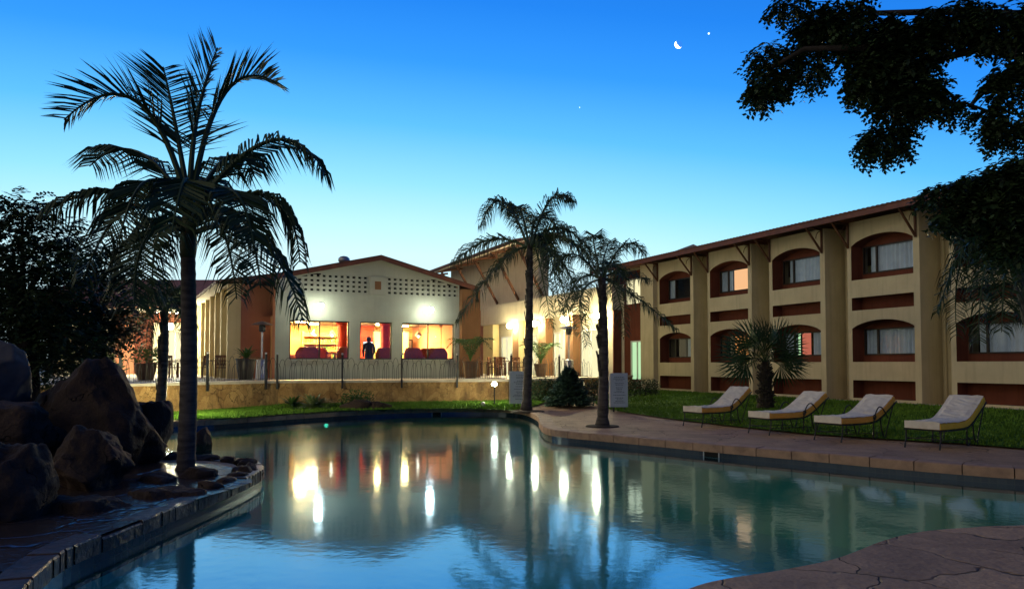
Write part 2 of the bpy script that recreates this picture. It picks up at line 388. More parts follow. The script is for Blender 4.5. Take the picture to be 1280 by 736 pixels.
def sheet(name, loops, zf, m, step=.8, kind='structure'):
    """surface over a polygon (with holes) following the ground"""
    vs, es, hole_first = [], [], []
    for l in loops:
        n = len(vs); vs += [Vector(p) for p in l]; es += [(n + i, n + (i + 1) % len(l)) for i in range(len(l))]
    xs = [p[0] for p in loops[0]]; ys = [p[1] for p in loops[0]]
    x = min(xs)
    while x < max(xs):
        y = min(ys)
        while y < max(ys):
            q = (x + random.uniform(-.1, .1) * step, y + random.uniform(-.1, .1) * step)
            if inside(q, loops[0]) and not any(inside(q, h) for h in loops[1:]): vs.append(Vector(q))
            y += step
        x += step
    V, E, Fc, *_ = delaunay_2d_cdt(vs, es, [], 0, 1e-5)
    mb = MB(); mb.v = [(p.x, p.y, zf(p.x, p.y)) for p in V]
    for f in Fc:
        c = (sum(V[i].x for i in f) / len(f), sum(V[i].y for i in f) / len(f))
        if inside(c, loops[0]) and not any(inside(c, h) for h in loops[1:]): mb.f.append(tuple(f))
    o = mb.build(name, m); tag(o, kind=kind)
    for p in o.data.polygons: p.use_smooth = True
    return o
fore = lambda p: p[0] > .4 and p[1] < 7.4
out1 = [q if not fore(p) else r_ for p, q, r_ in zip(pool, offset(pool, .32), offset(pool, -.02))]
big = [(-400, -60), (400, -60), (400, 900), (-400, 900)]
sheet('ground', [big, offset(pool, .6)], lambda x, y: G(x, y) - .06 if abs(x) < 60 and y < 70 else .1, M['earth'], 25)
# lawns
def px(lst, z=.28): return [tuple(atz(u, v, z)[:2]) for u, v in lst]
wallA, wallB, wallC = (-11.16, 20.5), (-7.95, 24.5), (-.15, 26.5)
lawn_l = [(-13.4, 17.6)] + px([(215, 524), (250, 523), (300, 521), (350, 517), (430, 512.5), (520, 510.5), (600, 510.5), (640, 512), (672, 508), (705, 500), (738, 492), (745, 486)], .27) + [(2.9, 29.2), (0, 27.6), wallC, wallB, wallA, (-14, 19)]
lawn_r = px([(733, 503), (752, 509), (778, 514), (850, 524), (930, 533), (1010, 541), (1100, 547), (1200, 553), (1290, 560)], .26) + [(15.6, 10.6), (16.2, 16)] + [tuple(LB(21.0, b)[:2]) for b in (12, 18, 24, 30.4)] + px([(806, 489), (770, 494)], .4)
lawn_l = [p for p in lawn_l]; lawn_r = [p for p in lawn_r]
sheet('lawn', [lawn_l], lambda x, y: G(x, y) + .03, M['lawn'], .5)
sheet('lawn', [lawn_r], lambda x, y: G(x, y) + .03, M['lawn'], .5)
deck_out = [(-16, 2), (-6, -6), (14, -6), (24, 4), (24, 12), (18, 24), tuple(LB(21.4, 33)[:2]), (6, 34), (2.9, 29.3), (-.1, 26.6), (-8, 24.6), (-12, 20), (-18, 16)]
sheet('pool_deck', [deck_out, out1], lambda x, y: G(x, y) - .004, M['paving'], .7)
# coping ring of separate stones, waterline tiles, basin
def ring(name, p_in, p_out, z0, z1, m, uv=False):
    mb = MB(); n = len(p_in)
    for i in range(n):
        j = (i + 1) % n
        mb.quad((*p_in[i], z1), (*p_in[j], z1), (*p_out[j], z1), (*p_out[i], z1)); mb.quad((*p_in[i], z0), (*p_in[j], z0), (*p_in[j], z1), (*p_in[i], z1))
        mb.quad((*p_out[i], z0), (*p_out[j], z0), (*p_out[j], z1), (*p_out[i], z1)); mb.quad((*p_in[i], z0), (*p_in[j], z0), (*p_out[j], z0), (*p_out[i], z0))
    return mb.build(name, m)
def resample(poly, step):
    P = [Vector(p) for p in poly]; P.append(P[0]); out = []; acc = 0
    for i in range(len(P) - 1):
        d = (P[i + 1] - P[i]).length
        while acc < d: out.append(tuple(P[i].lerp(P[i + 1], acc / d))); acc += step
        acc -= d
    return out
fine = resample(pool, .125); fin_in = offset(fine, -.03); fin_out = offset(fine, .335)
mb_dry = MB(); mb_wet = MB(); n = len(fine); grp = 5
i = 0
while i < n:
    e = min(i + grp, n)
    if fore(fine[i]) or fore(fine[e % n]): i = e; continue
    mb = mb_wet if fine[i][0] < -2.2 and fine[i][1] < 12.5 else mb_dry
    wetj = .03 if mb is mb_wet else 0
    jit = random.uniform(-.006, .006) + random.uniform(-wetj, wetj * .3); tot = e - i
    pi, po = [], []
    for k_ in range(tot + 1):
        q = (i + k_) % n; a_, b_ = Vector(fin_in[q]), Vector(fin_out[q])
        if k_ in (0, tot):       # leave a joint
            q2 = (i + (1 if k_ == 0 else tot - 1)) % n
            a_ = a_.lerp(Vector(fin_in[q2]), .06); b_ = b_.lerp(Vector(fin_out[q2]), .06)
        if fine[i][0] < -2.2 and fine[i][1] < 12.5: b_ = a_.lerp(b_, .66)
        pi.append(a_); po.append(b_)
    z1, z0 = DECK + .012 + jit, DECK - .135
    for k_ in range(tot):
        A, B, C_, D = pi[k_], pi[k_ + 1], po[k_ + 1], po[k_]
        c = .015
        A = A.lerp(D, random.uniform(-.5, .5) * wetj * 3); Ai = A.lerp(D, .05); Bi = B.lerp(C_, .05)
        mb.quad((*Ai, z1), (*Bi, z1), (*C_, z1), (*D, z1)); mb.quad((*A, z1 - c), (*B, z1 - c), (*Bi, z1), (*Ai, z1))
        mb.quad((*A, z0), (*B, z0), (*B, z1 - c), (*A, z1 - c)); mb.quad((*D, z0), (*C_, z0), (*C_, z1), (*D, z1)); mb.quad((*A, z0), (*B, z0), (*C_, z0), (*D, z0))
    for A, D in ((pi[0], po[0]), (pi[-1], po[-1])):
        mb.quad((*A, z0), (*D, z0), (*D, z1), (*A.lerp(D, .05), z1), (*A, z1 - c))
    i = e
tag(mb_dry.build('pool_coping', M['coping']), kind='structure'); tag(mb_wet.build('pool_coping', M['coping_wet']), kind='structure')
mb = MB(); led = offset(fine, .7); bw = offset(fine, .325); lip = offset(fine, -.02)
for i in range(n):
    j = (i + 1) % n
    if fore(fine[i]) or fore(fine[j]): mb.quad((*lip[i], .06), (*lip[j], .06), (*lip[j], DECK - .005), (*lip[i], DECK - .005))
    else: mb.quad((*fine[i], .082), (*fine[j], .082), (*led[j], .082), (*led[i], .082)); mb.quad((*bw[i], .08), (*bw[j], .08), (*bw[j], DECK - .006), (*bw[i], DECK - .006))
tag(mb.build('pool_edge', M['paving']), kind='structure')
mb = MB()
for i in range(n):
    j = (i + 1) % n; mb.quad((*fine[i], -.14), (*fine[j], -.14), (*fine[j], DECK - .12), (*fine[i], DECK - .12))
o = mb.build('pool_tile_band', M['tile']); tag(o, kind='structure')
uvl = o.data.uv_layers.new(name='UVMap')
for p in o.data.polygons:
    for li in p.loop_indices:
        vi = o.data.loops[li].vertex_index; k_ = vi % 4; s_ = vi // 4
        uvl.data[li].uv = ((s_ + (1 if k_ in (1, 2) else 0)) * .125, o.data.vertices[vi].co.z)
mb = MB(); inn = offset(fine, -.004)
for i in range(n):
    j = (i + 1) % n; mb.quad((*inn[i], -1.25), (*inn[j], -1.25), (*inn[j], -.13), (*inn[i], -.13))
mb.holed(pool, [], lambda x, y: (x, y, -1.25))
tag(mb.build('pool_basin', M['plaster_pool']), kind='structure')
mb = MB(); mb.holed(pool, [], lambda x, y: (x, y, 0)); tag(mb.build('water', M['water']), kind='structure')
# grass blades
def blades(polys, n, h=.07):
    mb = MB()
    for poly, cnt in zip(polys, n):
        xs = [p[0] for p in poly]; ys = [p[1] for p in poly]; k_ = 0
        while k_ < cnt:
            x, y = random.uniform(min(xs), max(xs)), random.uniform(min(ys), max(ys))
            if not inside((x, y), poly): continue
            k_ += 1; z = G(x, y) + .03; a = random.uniform(0, 6.28); ww = random.uniform(.012, .022); hh = h * random.uniform(.5, 1.2)
            c, s_ = math.cos(a), math.sin(a); l = random.uniform(-.04, .04)
            mb.quad((x - c * ww, y - s_ * ww, z), (x + c * ww, y + s_ * ww, z), (x + l, y + random.uniform(-.04, .04), z + hh))
    return mb.build('grass', M['grass'])
tag(blades([lawn_l, lawn_r], [22000, 34000]), kind='stuff')
#SECTION2
# ================================================================== hotel wing (right)
AF = 21.6
WG = (AF, 18.0, .35)
wing = thing('hotel_wing', 'long two storey yellow hotel wing with arched recessed windows behind the loungers', 'building', WG, hotel=True)
def arch(b0, b1, zs, zp, za, n=12):
    pts = [(b0, zs), (b1, zs), (b1, zp)]
    for i in range(1, n): 
        t = i / n; pts.append((b1 + (b0 - b1) * t, zp + (za - zp) * (1 - (2 * t - 1) ** 2) ** .8))
    return pts + [(b0, zp)]
def rect(b0, b1, z0, z1): return [(b0, z0), (b1, z0), (b1, z1), (b0, z1)]
# state of each window: (lower, upper)
states = {0: ('dim', 'dark'), 1: ('orange', 'peach'), 2: ('pink', 'curtain'), 3: ('curtain2', 'curtain'), 4: ('curtain', 'curtain'), 5: ('curtain', 'dark'), 6: ('dark', 'dark')}
def hotel_window(b0, b1, z0, z1, a, st):
    f = MB(); fw = .045
    f.box(a, a + .07, b0, b0 + fw, z0, z1); f.box(a, a + .07, b1 - fw, b1, z0, z1)
    f.box(a + .003, a + .067, b0 + fw, b1 - fw, z0, z0 + fw); f.box(a + .003, a + .067, b0 + fw, b1 - fw, z1 - fw, z1)
    bm_ = b1 - (b1 - b0) * .25
    f.box(a - .004, a + .064, bm_ - .03, bm_ + .03, z0 + fw, z1 - fw)
    fo = f.build('window', M['frame'], wing)
    g = MB(); g.quad((a + .03, b0 + fw, z0 + fw), (a + .03, bm_ - .03, z0 + fw), (a + .03, bm_ - .03, z1 - fw), (a + .03, b0 + fw, z1 - fw)); g.build('pane', M['glass'], fo)
    g = MB(); g.quad((a + .045, bm_ + .03, z0 + fw), (a + .045, b1 - fw, z0 + fw), (a + .045, b1 - fw, z1 - fw), (a + .045, bm_ + .03, z1 - fw)); g.build('pane', M['glass'], fo)
    def cur(c0, c1, m, amp=.022):
        c = MB(); n_ = max(6, int((c1 - c0) / .03)); ph = random.random() * 6
        pts = [(a + .115 + amp * math.sin(ph + i * 1.15 + .8 * math.sin(i * .37)) + amp * .5 * math.sin(i * .51 + ph), c0 + (c1 - c0) * i / n_) for i in range(n_ + 1)]
        for p, q in zip(pts, pts[1:]): c.quad((p[0], p[1], z0 + .01), (q[0], q[1], z0 + .01), (q[0], q[1], z1 - .01), (p[0], p[1], z1 - .01))
        return c.build('curtain', m, fo, smooth=True)
    if st == 'curtain': cur(b0, b0 + (b1 - b0) * .88, M['curtain'])
    elif st == 'curtain2': cur(b0, b1 - .05, M['curtain'])
    elif st == 'peach': cur(b0, b0 + (b1 - b0) * .63, M['e_peach'], .006); cur(b0 + (b1 - b0) * .66, b1, M['curtain'])
    elif st == 'orange': cur(b0 + .1, b0 + (b1 - b0) * .62, M['e_orange'], .006)
    elif st == 'pink':
        cur(b0, b0 + (b1 - b0) * .38, M['curtain']); cur(b0 + (b1 - b0) * .42, b0 + (b1 - b0) * .62, M['e_pink'], .006); cur(b0 + (b1 - b0) * .66, b0 + (b1 - b0) * .71, M['e_mint'], .003); cur(b0 + (b1 - b0) * .74, b1, M['curtain'])
    elif st == 'dim': cur(b0, b0 + (b1 - b0) * .42, M['curtain'])
    else: cur(b0, b0 + (b1 - b0) * .18, M['curtain']); cur(b0 + (b1 - b0) * .8, b1, M['curtain'])
    r = MB(); r.quad((a + .55, b0 - .05, z0 - .05), (a + .55, b1 + .05, z0 - .05), (a + .55, b1 + .05, z1 + .05), (a + .55, b0 - .05, z1 + .05))
    r.build('room_back', M['dark'], fo)
ZT = 6.72
NB = 7
for kb in range(NB):
    bF = 29.4 - 3.74 * kb; bN = bF - 2.76
    o0, o1 = bN + .22, bF - .17
    holes = [rect(o0, o1, .52, 1.14), arch(o0, o1, 1.78, 2.95, 3.22), rect(o0, o1, 3.58, 4.03), arch(o0, o1, 4.65, 5.86, 6.16)]
    p = MB(); p.holed(rect(bN, bF, .2, ZT), holes, lambda b, z: (AF, b, z))
    p.quad((AF, bN, .2), (AF + 1.05, bN, .2), (AF + 1.05, bN, ZT), (AF, bN, ZT)); p.quad((AF, bF, .2), (AF + 1.05, bF, .2), (AF + 1.05, bF, ZT), (AF, bF, ZT))
    p.build('facade_panel', M['yellow'], wing)
    r = MB()
    for h, dep in zip(holes, (.5, .55, .5, .55)):
        for i in range(len(h)):
            (b_0, z_0), (b_1, z_1) = h[i], h[(i + 1) % len(h)]
            r.quad((AF + .002, b_0, z_0), (AF + .002, b_1, z_1), (AF + dep, b_1, z_1), (AF + dep, b_0, z_0))
    for h in (holes[0], holes[2]): r.quad(*[(AF + .5, b, z) for b, z in h])
    for h in (holes[1], holes[3]):
        z0, z1 = h[0][1] + .24, h[2][1]
        for q in (rect(o0, o1, h[0][1], z0), rect(o0, o0 + .09, z0, z1), rect(o1 - .06, o1, z0, z1), h[2:]): r.quad(*[(AF + .55, b, z) for b, z in q])
    r.build('window_recess', M['red'], wing)
    for h, st in zip((holes[1], holes[3]), states[kb]):
        hotel_window(o0 + .09, o1 - .06, h[0][1] + .24, h[2][1], AF + .51, st)
# continuous back wall in the gaps, end link bay with red recess
wl_ = MB()
for kb in range(NB + 1):
    b1 = 29.4 - 3.74 * (kb - 1) - 2.76; b0 = 29.4 - 3.74 * kb
    if kb == 0: continue
    wl_.quad((AF + 1.05, b0, .2), (AF + 1.05, b1, .2), (AF + 1.05, b1, ZT), (AF + 1.05, b0, ZT))
wl_.build('wall', M['yellow'], wing)
e_ = MB(); e_.box(AF - .25, AF + 1.05, 29.42, 30.5, .2, ZT); e_.build('pier', M['yellow'], wing)
# link bay
e_ = MB(); e_.holed(rect(30.5, 33.4, .2, ZT), [rect(31.45, 32.6, .9, 2.95), rect(31.6, 33.0, 4.95, 6.3)], lambda b, z: (AF + .6, b, z))
e_.quad((AF, 33.4, .2), (AF + .6, 33.4, .2), (AF + .6, 33.4, ZT), (AF, 33.4, ZT)); e_.build('wall', M['red'], wing)
e_ = MB(); e_.box(AF, AF + .8, 33.41, 34.0, .2, ZT - .02); e_.build('pier', M['cream'], wing)
DC = [0]
def lit_door(bl, a, b0, b1, z0, z1, m, mull=True, name='door'):
    d = MB(); d.box(a - .03, a + .05, b0, b0 + .06, z0, z1); d.box(a - .03, a + .05, b1 - .06, b1, z0, z1); d.box(a - .027, a + .047, b0 + .06, b1 - .06, z1 - .07, z1)
    if mull: c = (b0 + b1) / 2; d.box(a - .02, a + .04, c - .03, c + .03, z0, z1 - .07)
    fo = d.build(name, M['door_white'], bl)
    g = MB(); g.quad((a + .01, b0 + .06, z0), (a + .01, b1 - .06, z0), (a + .01, b1 - .06, z1 - .07), (a + .01, b0 + .06, z1 - .07)); g.build('pane', M['glass'], fo)
    DC[0] += 1; ra = a + .30 + .013 * DC[0]; g = MB(); g.quad((ra, b0 - .3, z0 - .1), (ra, b1 + 1.1, z0 - .1), (ra, b1 + 1.1, z1 + .1), (ra, b0 - .3, z1 + .1)); g.build('lit_room', m, fo)
    return fo
lit_door(wing, AF + .6, 31.45, 32.6, .9, 2.95, M['e_mint'])
lit_door(wing, AF + .6, 31.6, 33.0, 4.95, 6.3, M['e_door'], name='window')
# roof with rolled tile edge, fascia, soffit
rf = MB(); OV = AF - .95; b_s, b_e = 2.5, 34.3; zr = 6.86; tilt = math.tan(R(6)); nrib = int((b_e - b_s) / .18)
prof = []
for i in range(nrib * 4 + 1):
    b = b_s + (b_e - b_s) * i / (nrib * 4); prof.append((b, .032 * abs(math.sin(math.pi * i / 4)) ** .7))
for (p, q) in zip(prof, prof[1:]):
    for a0, a1 in ((OV - .05, AF + 6),):
        rf.quad((a0, p[0], zr + p[1]), (a0, q[0], zr + q[1]), (a1, q[0], zr + q[1] + (a1 - a0) * tilt), (a1, p[0], zr + p[1] + (a1 - a0) * tilt))
        rf.quad((a0, p[0], zr - .03), (a0, q[0], zr - .03), (a0, q[0], zr + q[1]), (a0, p[0], zr + p[1]))
rf.quad((AF + 6, b_s, zr + 7 * tilt), (AF + 6, b_e, zr + 7 * tilt), (AF + 13, b_e, zr), (AF + 13, b_s, zr))
rf.build('roof', M['roof'], wing)
fs = MB(); fs.box(OV - .03, OV + .01, b_s, b_e, zr - .21, zr - .032); fs.build('fascia', M['fascia'], wing)
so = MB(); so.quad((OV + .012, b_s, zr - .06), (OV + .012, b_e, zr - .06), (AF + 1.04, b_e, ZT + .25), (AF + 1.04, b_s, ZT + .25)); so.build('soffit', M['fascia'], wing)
bk = MB(); bk.quad((AF + 1.1, 34, .2), (AF + 12, 34, .2), (AF + 12, 34, 7), (AF + 6, 34, 8.8), (AF + 1.1, 34, 7)); bk.quad((AF + 12, 2, .2), (AF + 12, 34, .2), (AF + 12, 34, 7), (AF + 12, 2, 7)); bk.build('end_wall', M['yellow'], wing)
for kb in range(NB):
    bF = 29.4 - 3.74 * kb; bN = bF - 2.76
    for b in (bF - .07, bN + .10):
        t = MB(); t.bar((AF - .04, b, ZT - .92), (AF - .04, b, ZT), .06)
        t.bar((AF - .04, b, ZT - .88), (OV + .06, b, ZT + .04), .06); t.bar((AF - .04, b, ZT - .06), (OV + .04, b, ZT + .0), .05)
        pts = [(AF - .05 - .28 * math.sin(q * math.pi / 6), b, ZT - .1 - .30 * (1 - math.cos(q * math.pi / 6)) ) for q in range(4)]
        t.tube(pts, .014, 6); t.build('roof_bracket', M['timber'], wing)
    t = MB(); t.tube([(AF + 1.0, bN - .12, .3), (AF + 1.0, bN - .12, ZT)], .045, 8); t.build('downpipe', M['yellow'], wing)
tag(MB().box(AF - .5, AF - .003, 2.5, 30.4, .30, .44).build('path', M['cap']), kind='structure')
bpy.data.objects['path'].rotation_euler = (0, 0, TH)
# ================================================================== gable pavilion
BG = 29.7; FL = 1.12
gl = thing('gable_pavilion', 'pale gabled pavilion with three glowing windows and a row of breeze block holes', 'building', (7.4, BG, FL), hotel=True)
AL, AR, AP = 3.45, 11.2, 7.6
def gz(a): return 6.12 - .24 * (7.6 - a if a < 7.6 else (a - 7.6) * 1.08)
wn = [(a_at(361.7, BG), a_at(436.5, BG)), (a_at(450, BG), a_at(490, BG)), (a_at(502.7, BG), a_at(568, BG))]
WZ0, WZ1 = 1.90, 3.46
lat = [(a_at(362, BG), a_at(460, BG)), (a_at(483, BG), a_at(572, BG))]
LZ0, LZ1 = 4.62, 5.38
def latpoly(a0, a1):
    top = []; k_ = 12
    for i in range(k_ + 1):
        a = a1 + (a0 - a1) * i / k_; top.append((a, min(LZ1, gz(a) - .12)))
    return [(a0, LZ0), (a1, LZ0)] + top
g = MB(); outer = [(AL, 1.0), (AR, 1.0), (AR, gz(AR) - .02), (AP, gz(AP) - .02), (AL, gz(AL) - .02)]
g.holed(outer, [rect(a0, a1, WZ0, WZ1) for a0, a1 in wn] + [latpoly(*q) for q in lat], lambda a, z: (a, BG, z))
for a0, a1 in wn:
    h = rect(a0, a1, WZ0, WZ1)
    for i in range(4):
        p, q = h[i], h[(i + 1) % 4]; g.quad((p[0], BG, p[1]), (q[0], BG, q[1]), (q[0], BG + .18, q[1]), (p[0], BG + .18, p[1]))
g.build('wall', M['gable'], gl)
for a0, a1 in lat:
    s_ = MB(); rows = 4; rh = (LZ1 - LZ0) / rows; cw = .232; nc = int((a1 - a0) / cw)
    for r_ in range(rows + 1):
        z = LZ0 + r_ * rh
        for c in range(nc):
            x = a0 + c * (a1 - a0) / nc
            if z + .05 < gz(x + cw / 2) - .1: s_.box(x, x + (a1 - a0) / nc, BG + .012, BG + .12, z - (.05 if r_ else 0), z + (.05 if r_ < rows else 0))
    for c in range(nc + 1):
        x = a0 + c * (a1 - a0) / nc
        for r_ in range(rows):
            z = LZ0 + r_ * rh + .05
            if z + .1 < gz(x) - .08: s_.box(max(a0, x - .06), min(a1, x + .06), BG + .015, BG + .117, z, z + rh - .1)
    s_.build('breeze_block_screen', M['gable'], gl)
    v = MB(); v.quad((a0 - .1, BG + .4, LZ0 - .1), (a1 + .1, BG + .4, LZ0 - .1), (a1 + .1, BG + .4, LZ1 + .1), (a0 - .1, BG + .4, LZ1 + .1)); v.build('roof_void', M['dark'], gl)
v0, v1 = a_at(461.5, BG), a_at(481.5, BG)
v = MB(); v.box(v0, v1, BG - .05, BG - .003, 4.6, 5.36); vo = v.build('vent_panel', M['gable'], gl); bev(vo)
v = MB(); v.box((v0 + v1) / 2 - .13, (v0 + v1) / 2 + .13, BG - .065, BG - .052, 4.82, 5.16)
vl = v.build('louvre', M['brown'], vo)
for (a0, a1), mul in zip(wn, (1, 0, 1)):
    f = MB(); y0, y1 = BG + .10, BG + .16; q = .05
    f.box(a0, a0 + q, y0, y1, WZ0, WZ1); f.box(a1 - q, a1, y0, y1, WZ0, WZ1); f.box(a0 + q, a1 - q, y0 + .003, y1 - .003, WZ0, WZ0 + q); f.box(a0 + q, a1 - q, y0 + .003, y1 - .003, WZ1 - q, WZ1)
    if mul: c = (a0 + a1) / 2; f.box(c - .03, c + .03, y0 + .005, y1 - .005, WZ0 + q, WZ1 - q)
    fo = f.build('window', M['frame'], gl)
    p = MB(); p.quad((a0 + q, BG + .13, WZ0 + q), (a1 - q, BG + .13, WZ0 + q), (a1 - q, BG + .13, WZ1 - q), (a0 + q, BG + .13, WZ1 - q)); p.build('pane', M['glass'], fo)
    sl = MB(); sl.box(a0 - .05, a1 + .05, BG - .06, BG + .10, WZ0 - .06, WZ0 - .003); sl.build('sill', M['gable'], fo)
# room: floor, ceiling, back, sides
r = MB(); r.box(AL + .01, AR - .01, BG + .2, BG + 7, 1.0, FL); r.build('floor', M['barwood'], gl)
r = MB(); r.quad((AL, BG + .19, 3.62), (AR, BG + .19, 3.62), (AR, BG + 7, 3.62), (AL, BG + 7, 3.62)); r.build('ceiling', M['inceil'], gl)
r = MB(); r.quad((AL, BG + 7, 1), (AR, BG + 7, 1), (AR, BG + 7, 3.7), (AL, BG + 7, 3.7)); r.quad((AL + .03, BG + .2, 1), (AL + .03, BG + 7, 1), (AL + .03, BG + 7, 3.7), (AL + .03, BG + .2, 3.7)); r.build('back_wall', M['inwall'], gl)
r = MB(); r.box(a_at(441, BG + 6.2), a_at(468, BG + 6.2), BG + 6.2, BG + 6.99, FL, 3.61); r.build('red_partition', M['inred'], gl)
# outer side and back walls
r = MB(); r.quad((AR, BG, 1), (AR, BG + 9, 1), (AR, BG + 9, 5.2), (AR, BG, 5.2)); r.quad((AL, BG, 1), (AL, BG + .9, 1), (AL, BG + .9, 5.3), (AL, BG, 5.3)); r.quad((AL, BG + 9, 1), (AR, BG + 9, 1), (AR, BG + 9, 5.2), (AP, BG + 9, 6), (AL, BG + 9, 5.2)); r.build('side_wall', M['orange'], gl)
rr = MB(); t_ = .12
pr = [(AL - .75, gz(AL - .75)), (AP, gz(AP)), (AR + .8, gz(AR + .8))]
for (p, q) in zip(pr, pr[1:]):
    for y0, y1 in ((BG - .38, BG + 10),):
        a = [(p[0], y0, p[1]), (q[0], y0, q[1]), (q[0], y1, q[1]), (p[0], y1, p[1])]; b = [(x, y, z + t_) for x, y, z in a]
        rr.quad(*a); rr.quad(*b)
        for i in range(4): j = (i + 1) % 4; rr.quad(a[i], a[j], b[j], b[i])
rr.build('roof', M['roof'], gl)
fb = MB()
for (p, q) in zip(pr, pr[1:]):
    a = [(p[0], p[1] - .10), (q[0], q[1] - .10), (q[0], q[1] + .06), (p[0], p[1] + .06)]
    fb.quad(*[(x, BG - .41, z) for x, z in a]); fb.quad(*[(x, BG - .383, z) for x, z in a]); fb.quad(*[(x, y, z) for (x, z), y in zip((a[0], a[1], a[1], a[0]), (BG - .41, BG - .41, BG - .383, BG - .383))])
fb.build('fascia', M['fascia'], gl)
# pier at the right corner of the pavilion
p = MB(); p.box(AR + .003, a_at(597, BG), BG - .3, BG + 1.2, .95, 4.98); p.build('pier', M['brown'], gl)
# roof ventilators
for u, v_, lab in ((429, 322, 'larger'), (501, 324, 'smaller')):
    a = a_at(u, BG + 1.5); z0 = gz(a) + .10
    k_ = 1 if lab == 'larger' else .75
    t = thing('roof_ventilator', ('domed metal roof ventilator on the left slope of the gable roof' if k_ == 1 else 'smaller metal roof ventilator just right of the gable ridge'), 'ventilator', (a, BG + 1.5, z0), hotel=True, group='roof ventilators on the gabled pavilion')
    c = (a, BG + 1.5, z0); b = MB(); b.lathe(c, [(.14 * k_, -.1), (.14 * k_, .16 * k_)], 14); b.build('neck', M['vent'], t)
    b = MB(); b.lathe(c, [(.20 * k_, .15 * k_), (.25 * k_, .22 * k_), (.24 * k_, .32 * k_), (.15 * k_, .40 * k_), (.02, .43 * k_)], 18); b.build('dome', M['vent'], t, smooth=True)
# --- side room of the pavilion with the fin wall
sb = thing('fin_wall_block', 'terracotta and yellow side block with tall yellow fins left of the gabled pavilion', 'building', tuple(aty(300, 471, 29.3)))
c0 = aty(300, 471, 29.0); c1 = aty(347, 471, 30.4); c2 = aty(252, 470, 41.5)
zt = 4.95
w_ = MB(); w_.quad((c0.x, c0.y, 1), (c1.x, c1.y, 1), (c1.x, c1.y, zt), (c0.x, c0.y, zt)); w_.build('front_wall', M['orange'], sb)
w_ = MB(); w_.quad((c0.x, c0.y, 1), (c2.x, c2.y, 1), (c2.x, c2.y, zt), (c0.x, c0.y, zt)); w_.build('side_wall', M['butter'], sb)
dirw = (c2 - c0); ln = dirw.length; dirw.normalize(); nrm = Vector((-dirw.y, dirw.x, 0))
for i in range(7):
    p = c0 + dirw * (.12 + i * ln / 7.2); q = p + nrm * .5
    f = MB(); f.bar((p.x, p.y, (1 + zt) / 2 - 1.97), (p.x, p.y, (1 + zt) / 2 + 1.97), .5, .26, up=tuple(dirw))
    f = MB(); n0 = [p - dirw * .14 + nrm * .0, p + dirw * .14, q + dirw * .14, q - dirw * .14]
    for i_ in range(4):
        a, b = n0[i_], n0[(i_ + 1) % 4]; f.quad((a.x, a.y, 1.0), (b.x, b.y, 1.0), (b.x, b.y, zt - .01), (a.x, a.y, zt - .01))
    f.build('fin', M['butter'], sb)
rf = MB(); ov = 1.0
A_ = c0 + nrm * ov - dirw * .5; B_ = c2 + nrm * ov + dirw * .5; C_ = c2 - nrm * 5 + dirw * .5; D_ = c0 - nrm * 5 - dirw * .5
for dz in (0, .14): rf.quad((A_.x, A_.y, zt - .1 + dz), (B_.x, B_.y, zt - .1 + dz), (C_.x, C_.y, zt + 1.0 + dz), (D_.x, D_.y, zt + 1.0 + dz))
rf.quad((A_.x, A_.y, zt - .1), (B_.x, B_.y, zt - .1), (B_.x, B_.y, zt + .04), (A_.x, A_.y, zt + .04)); rf.quad((A_.x, A_.y, zt - .1), (D_.x, D_.y, zt + 1), (D_.x, D_.y, zt + 1.14), (A_.x, A_.y, zt + .04))
rf.build('roof', M['roof'], sb)
so = MB(); so.quad((A_.x, A_.y, zt - .115), (B_.x, B_.y, zt - .115), (c2.x, c2.y, zt - .02), (c0.x, c0.y, zt - .02)); so.build('soffit', M['soffit'], sb)
# ================================================================== low terrace building, far left
YL = 42.0
def XL(u): return aty(u, 455, YL).x
tb = thing('terrace_building', 'low tiled building with red columns and lit white doors behind the left terrace', 'building', (XL(180), YL, FL))
def zl(v, Y=YL): return aty(640, v, Y).z
mb = MB(); mb.holed([(XL(60), 1), (XL(270), 1), (XL(270), zl(378)), (XL(60), zl(378))], [[(XL(206), 1.13), (XL(232), 1.13), (XL(232), zl(415)), (XL(206), zl(415))], [(XL(112), zl(452)), (XL(128), zl(452)), (XL(128), zl(412)), (XL(112), zl(412))]], lambda x, z: (x, YL, z)); mb.build('wall', M['cream'], tb)
for u0, u1, mm in ((150, 172, 'orange'), (174, 190, 'red'), (196, 204, 'cream'), (233, 258, 'yellow')):
    c = MB(); c.box(XL(u0), XL(u1), YL - .5, YL - .004, 1.0, zl(392)); c.build('column', M[mm], tb)
c = MB(); c.box(XL(90), XL(268), YL - .9, YL - .51, zl(404), zl(392)); c.build('beam', M['red'], tb)
d = MB(); x0, x1 = XL(206), XL(232)
for a, b in ((x0, x0 + .06), (x1 - .06, x1), ((x0 + x1) / 2 - .03, (x0 + x1) / 2 + .03)): d.box(a, b, YL - .05, YL + .05, 1.13, zl(415))
dd = d.build('door', M['door_white'], tb)
d = MB(); d.quad((x0 - .2, YL + .5, 1.1), (x1 + .2, YL + .5, 1.1), (x1 + .2, YL + .5, 4), (x0 - .2, YL + .5, 4)); d.build('lit_room', M['e_door'], dd)
d = MB(); x0, x1 = XL(112), XL(128); d.box(x0, x0 + .05, YL - .04, YL + .04, zl(452), zl(412)); d.box(x1 - .05, x1, YL - .04, YL + .04, zl(452), zl(412)); d.box((x0 + x1) / 2 - .03, (x0 + x1) / 2 + .03, YL - .04, YL + .04, zl(452), zl(412)); dd = d.build('window', M['frame'], tb)
d = MB(); d.quad((x0 - .2, YL + .4, 1.1), (x1 + .2, YL + .4, 1.1), (x1 + .2, YL + .4, 4), (x0 - .2, YL + .4, 4)); d.build('lit_room', M['e_orange'], dd)
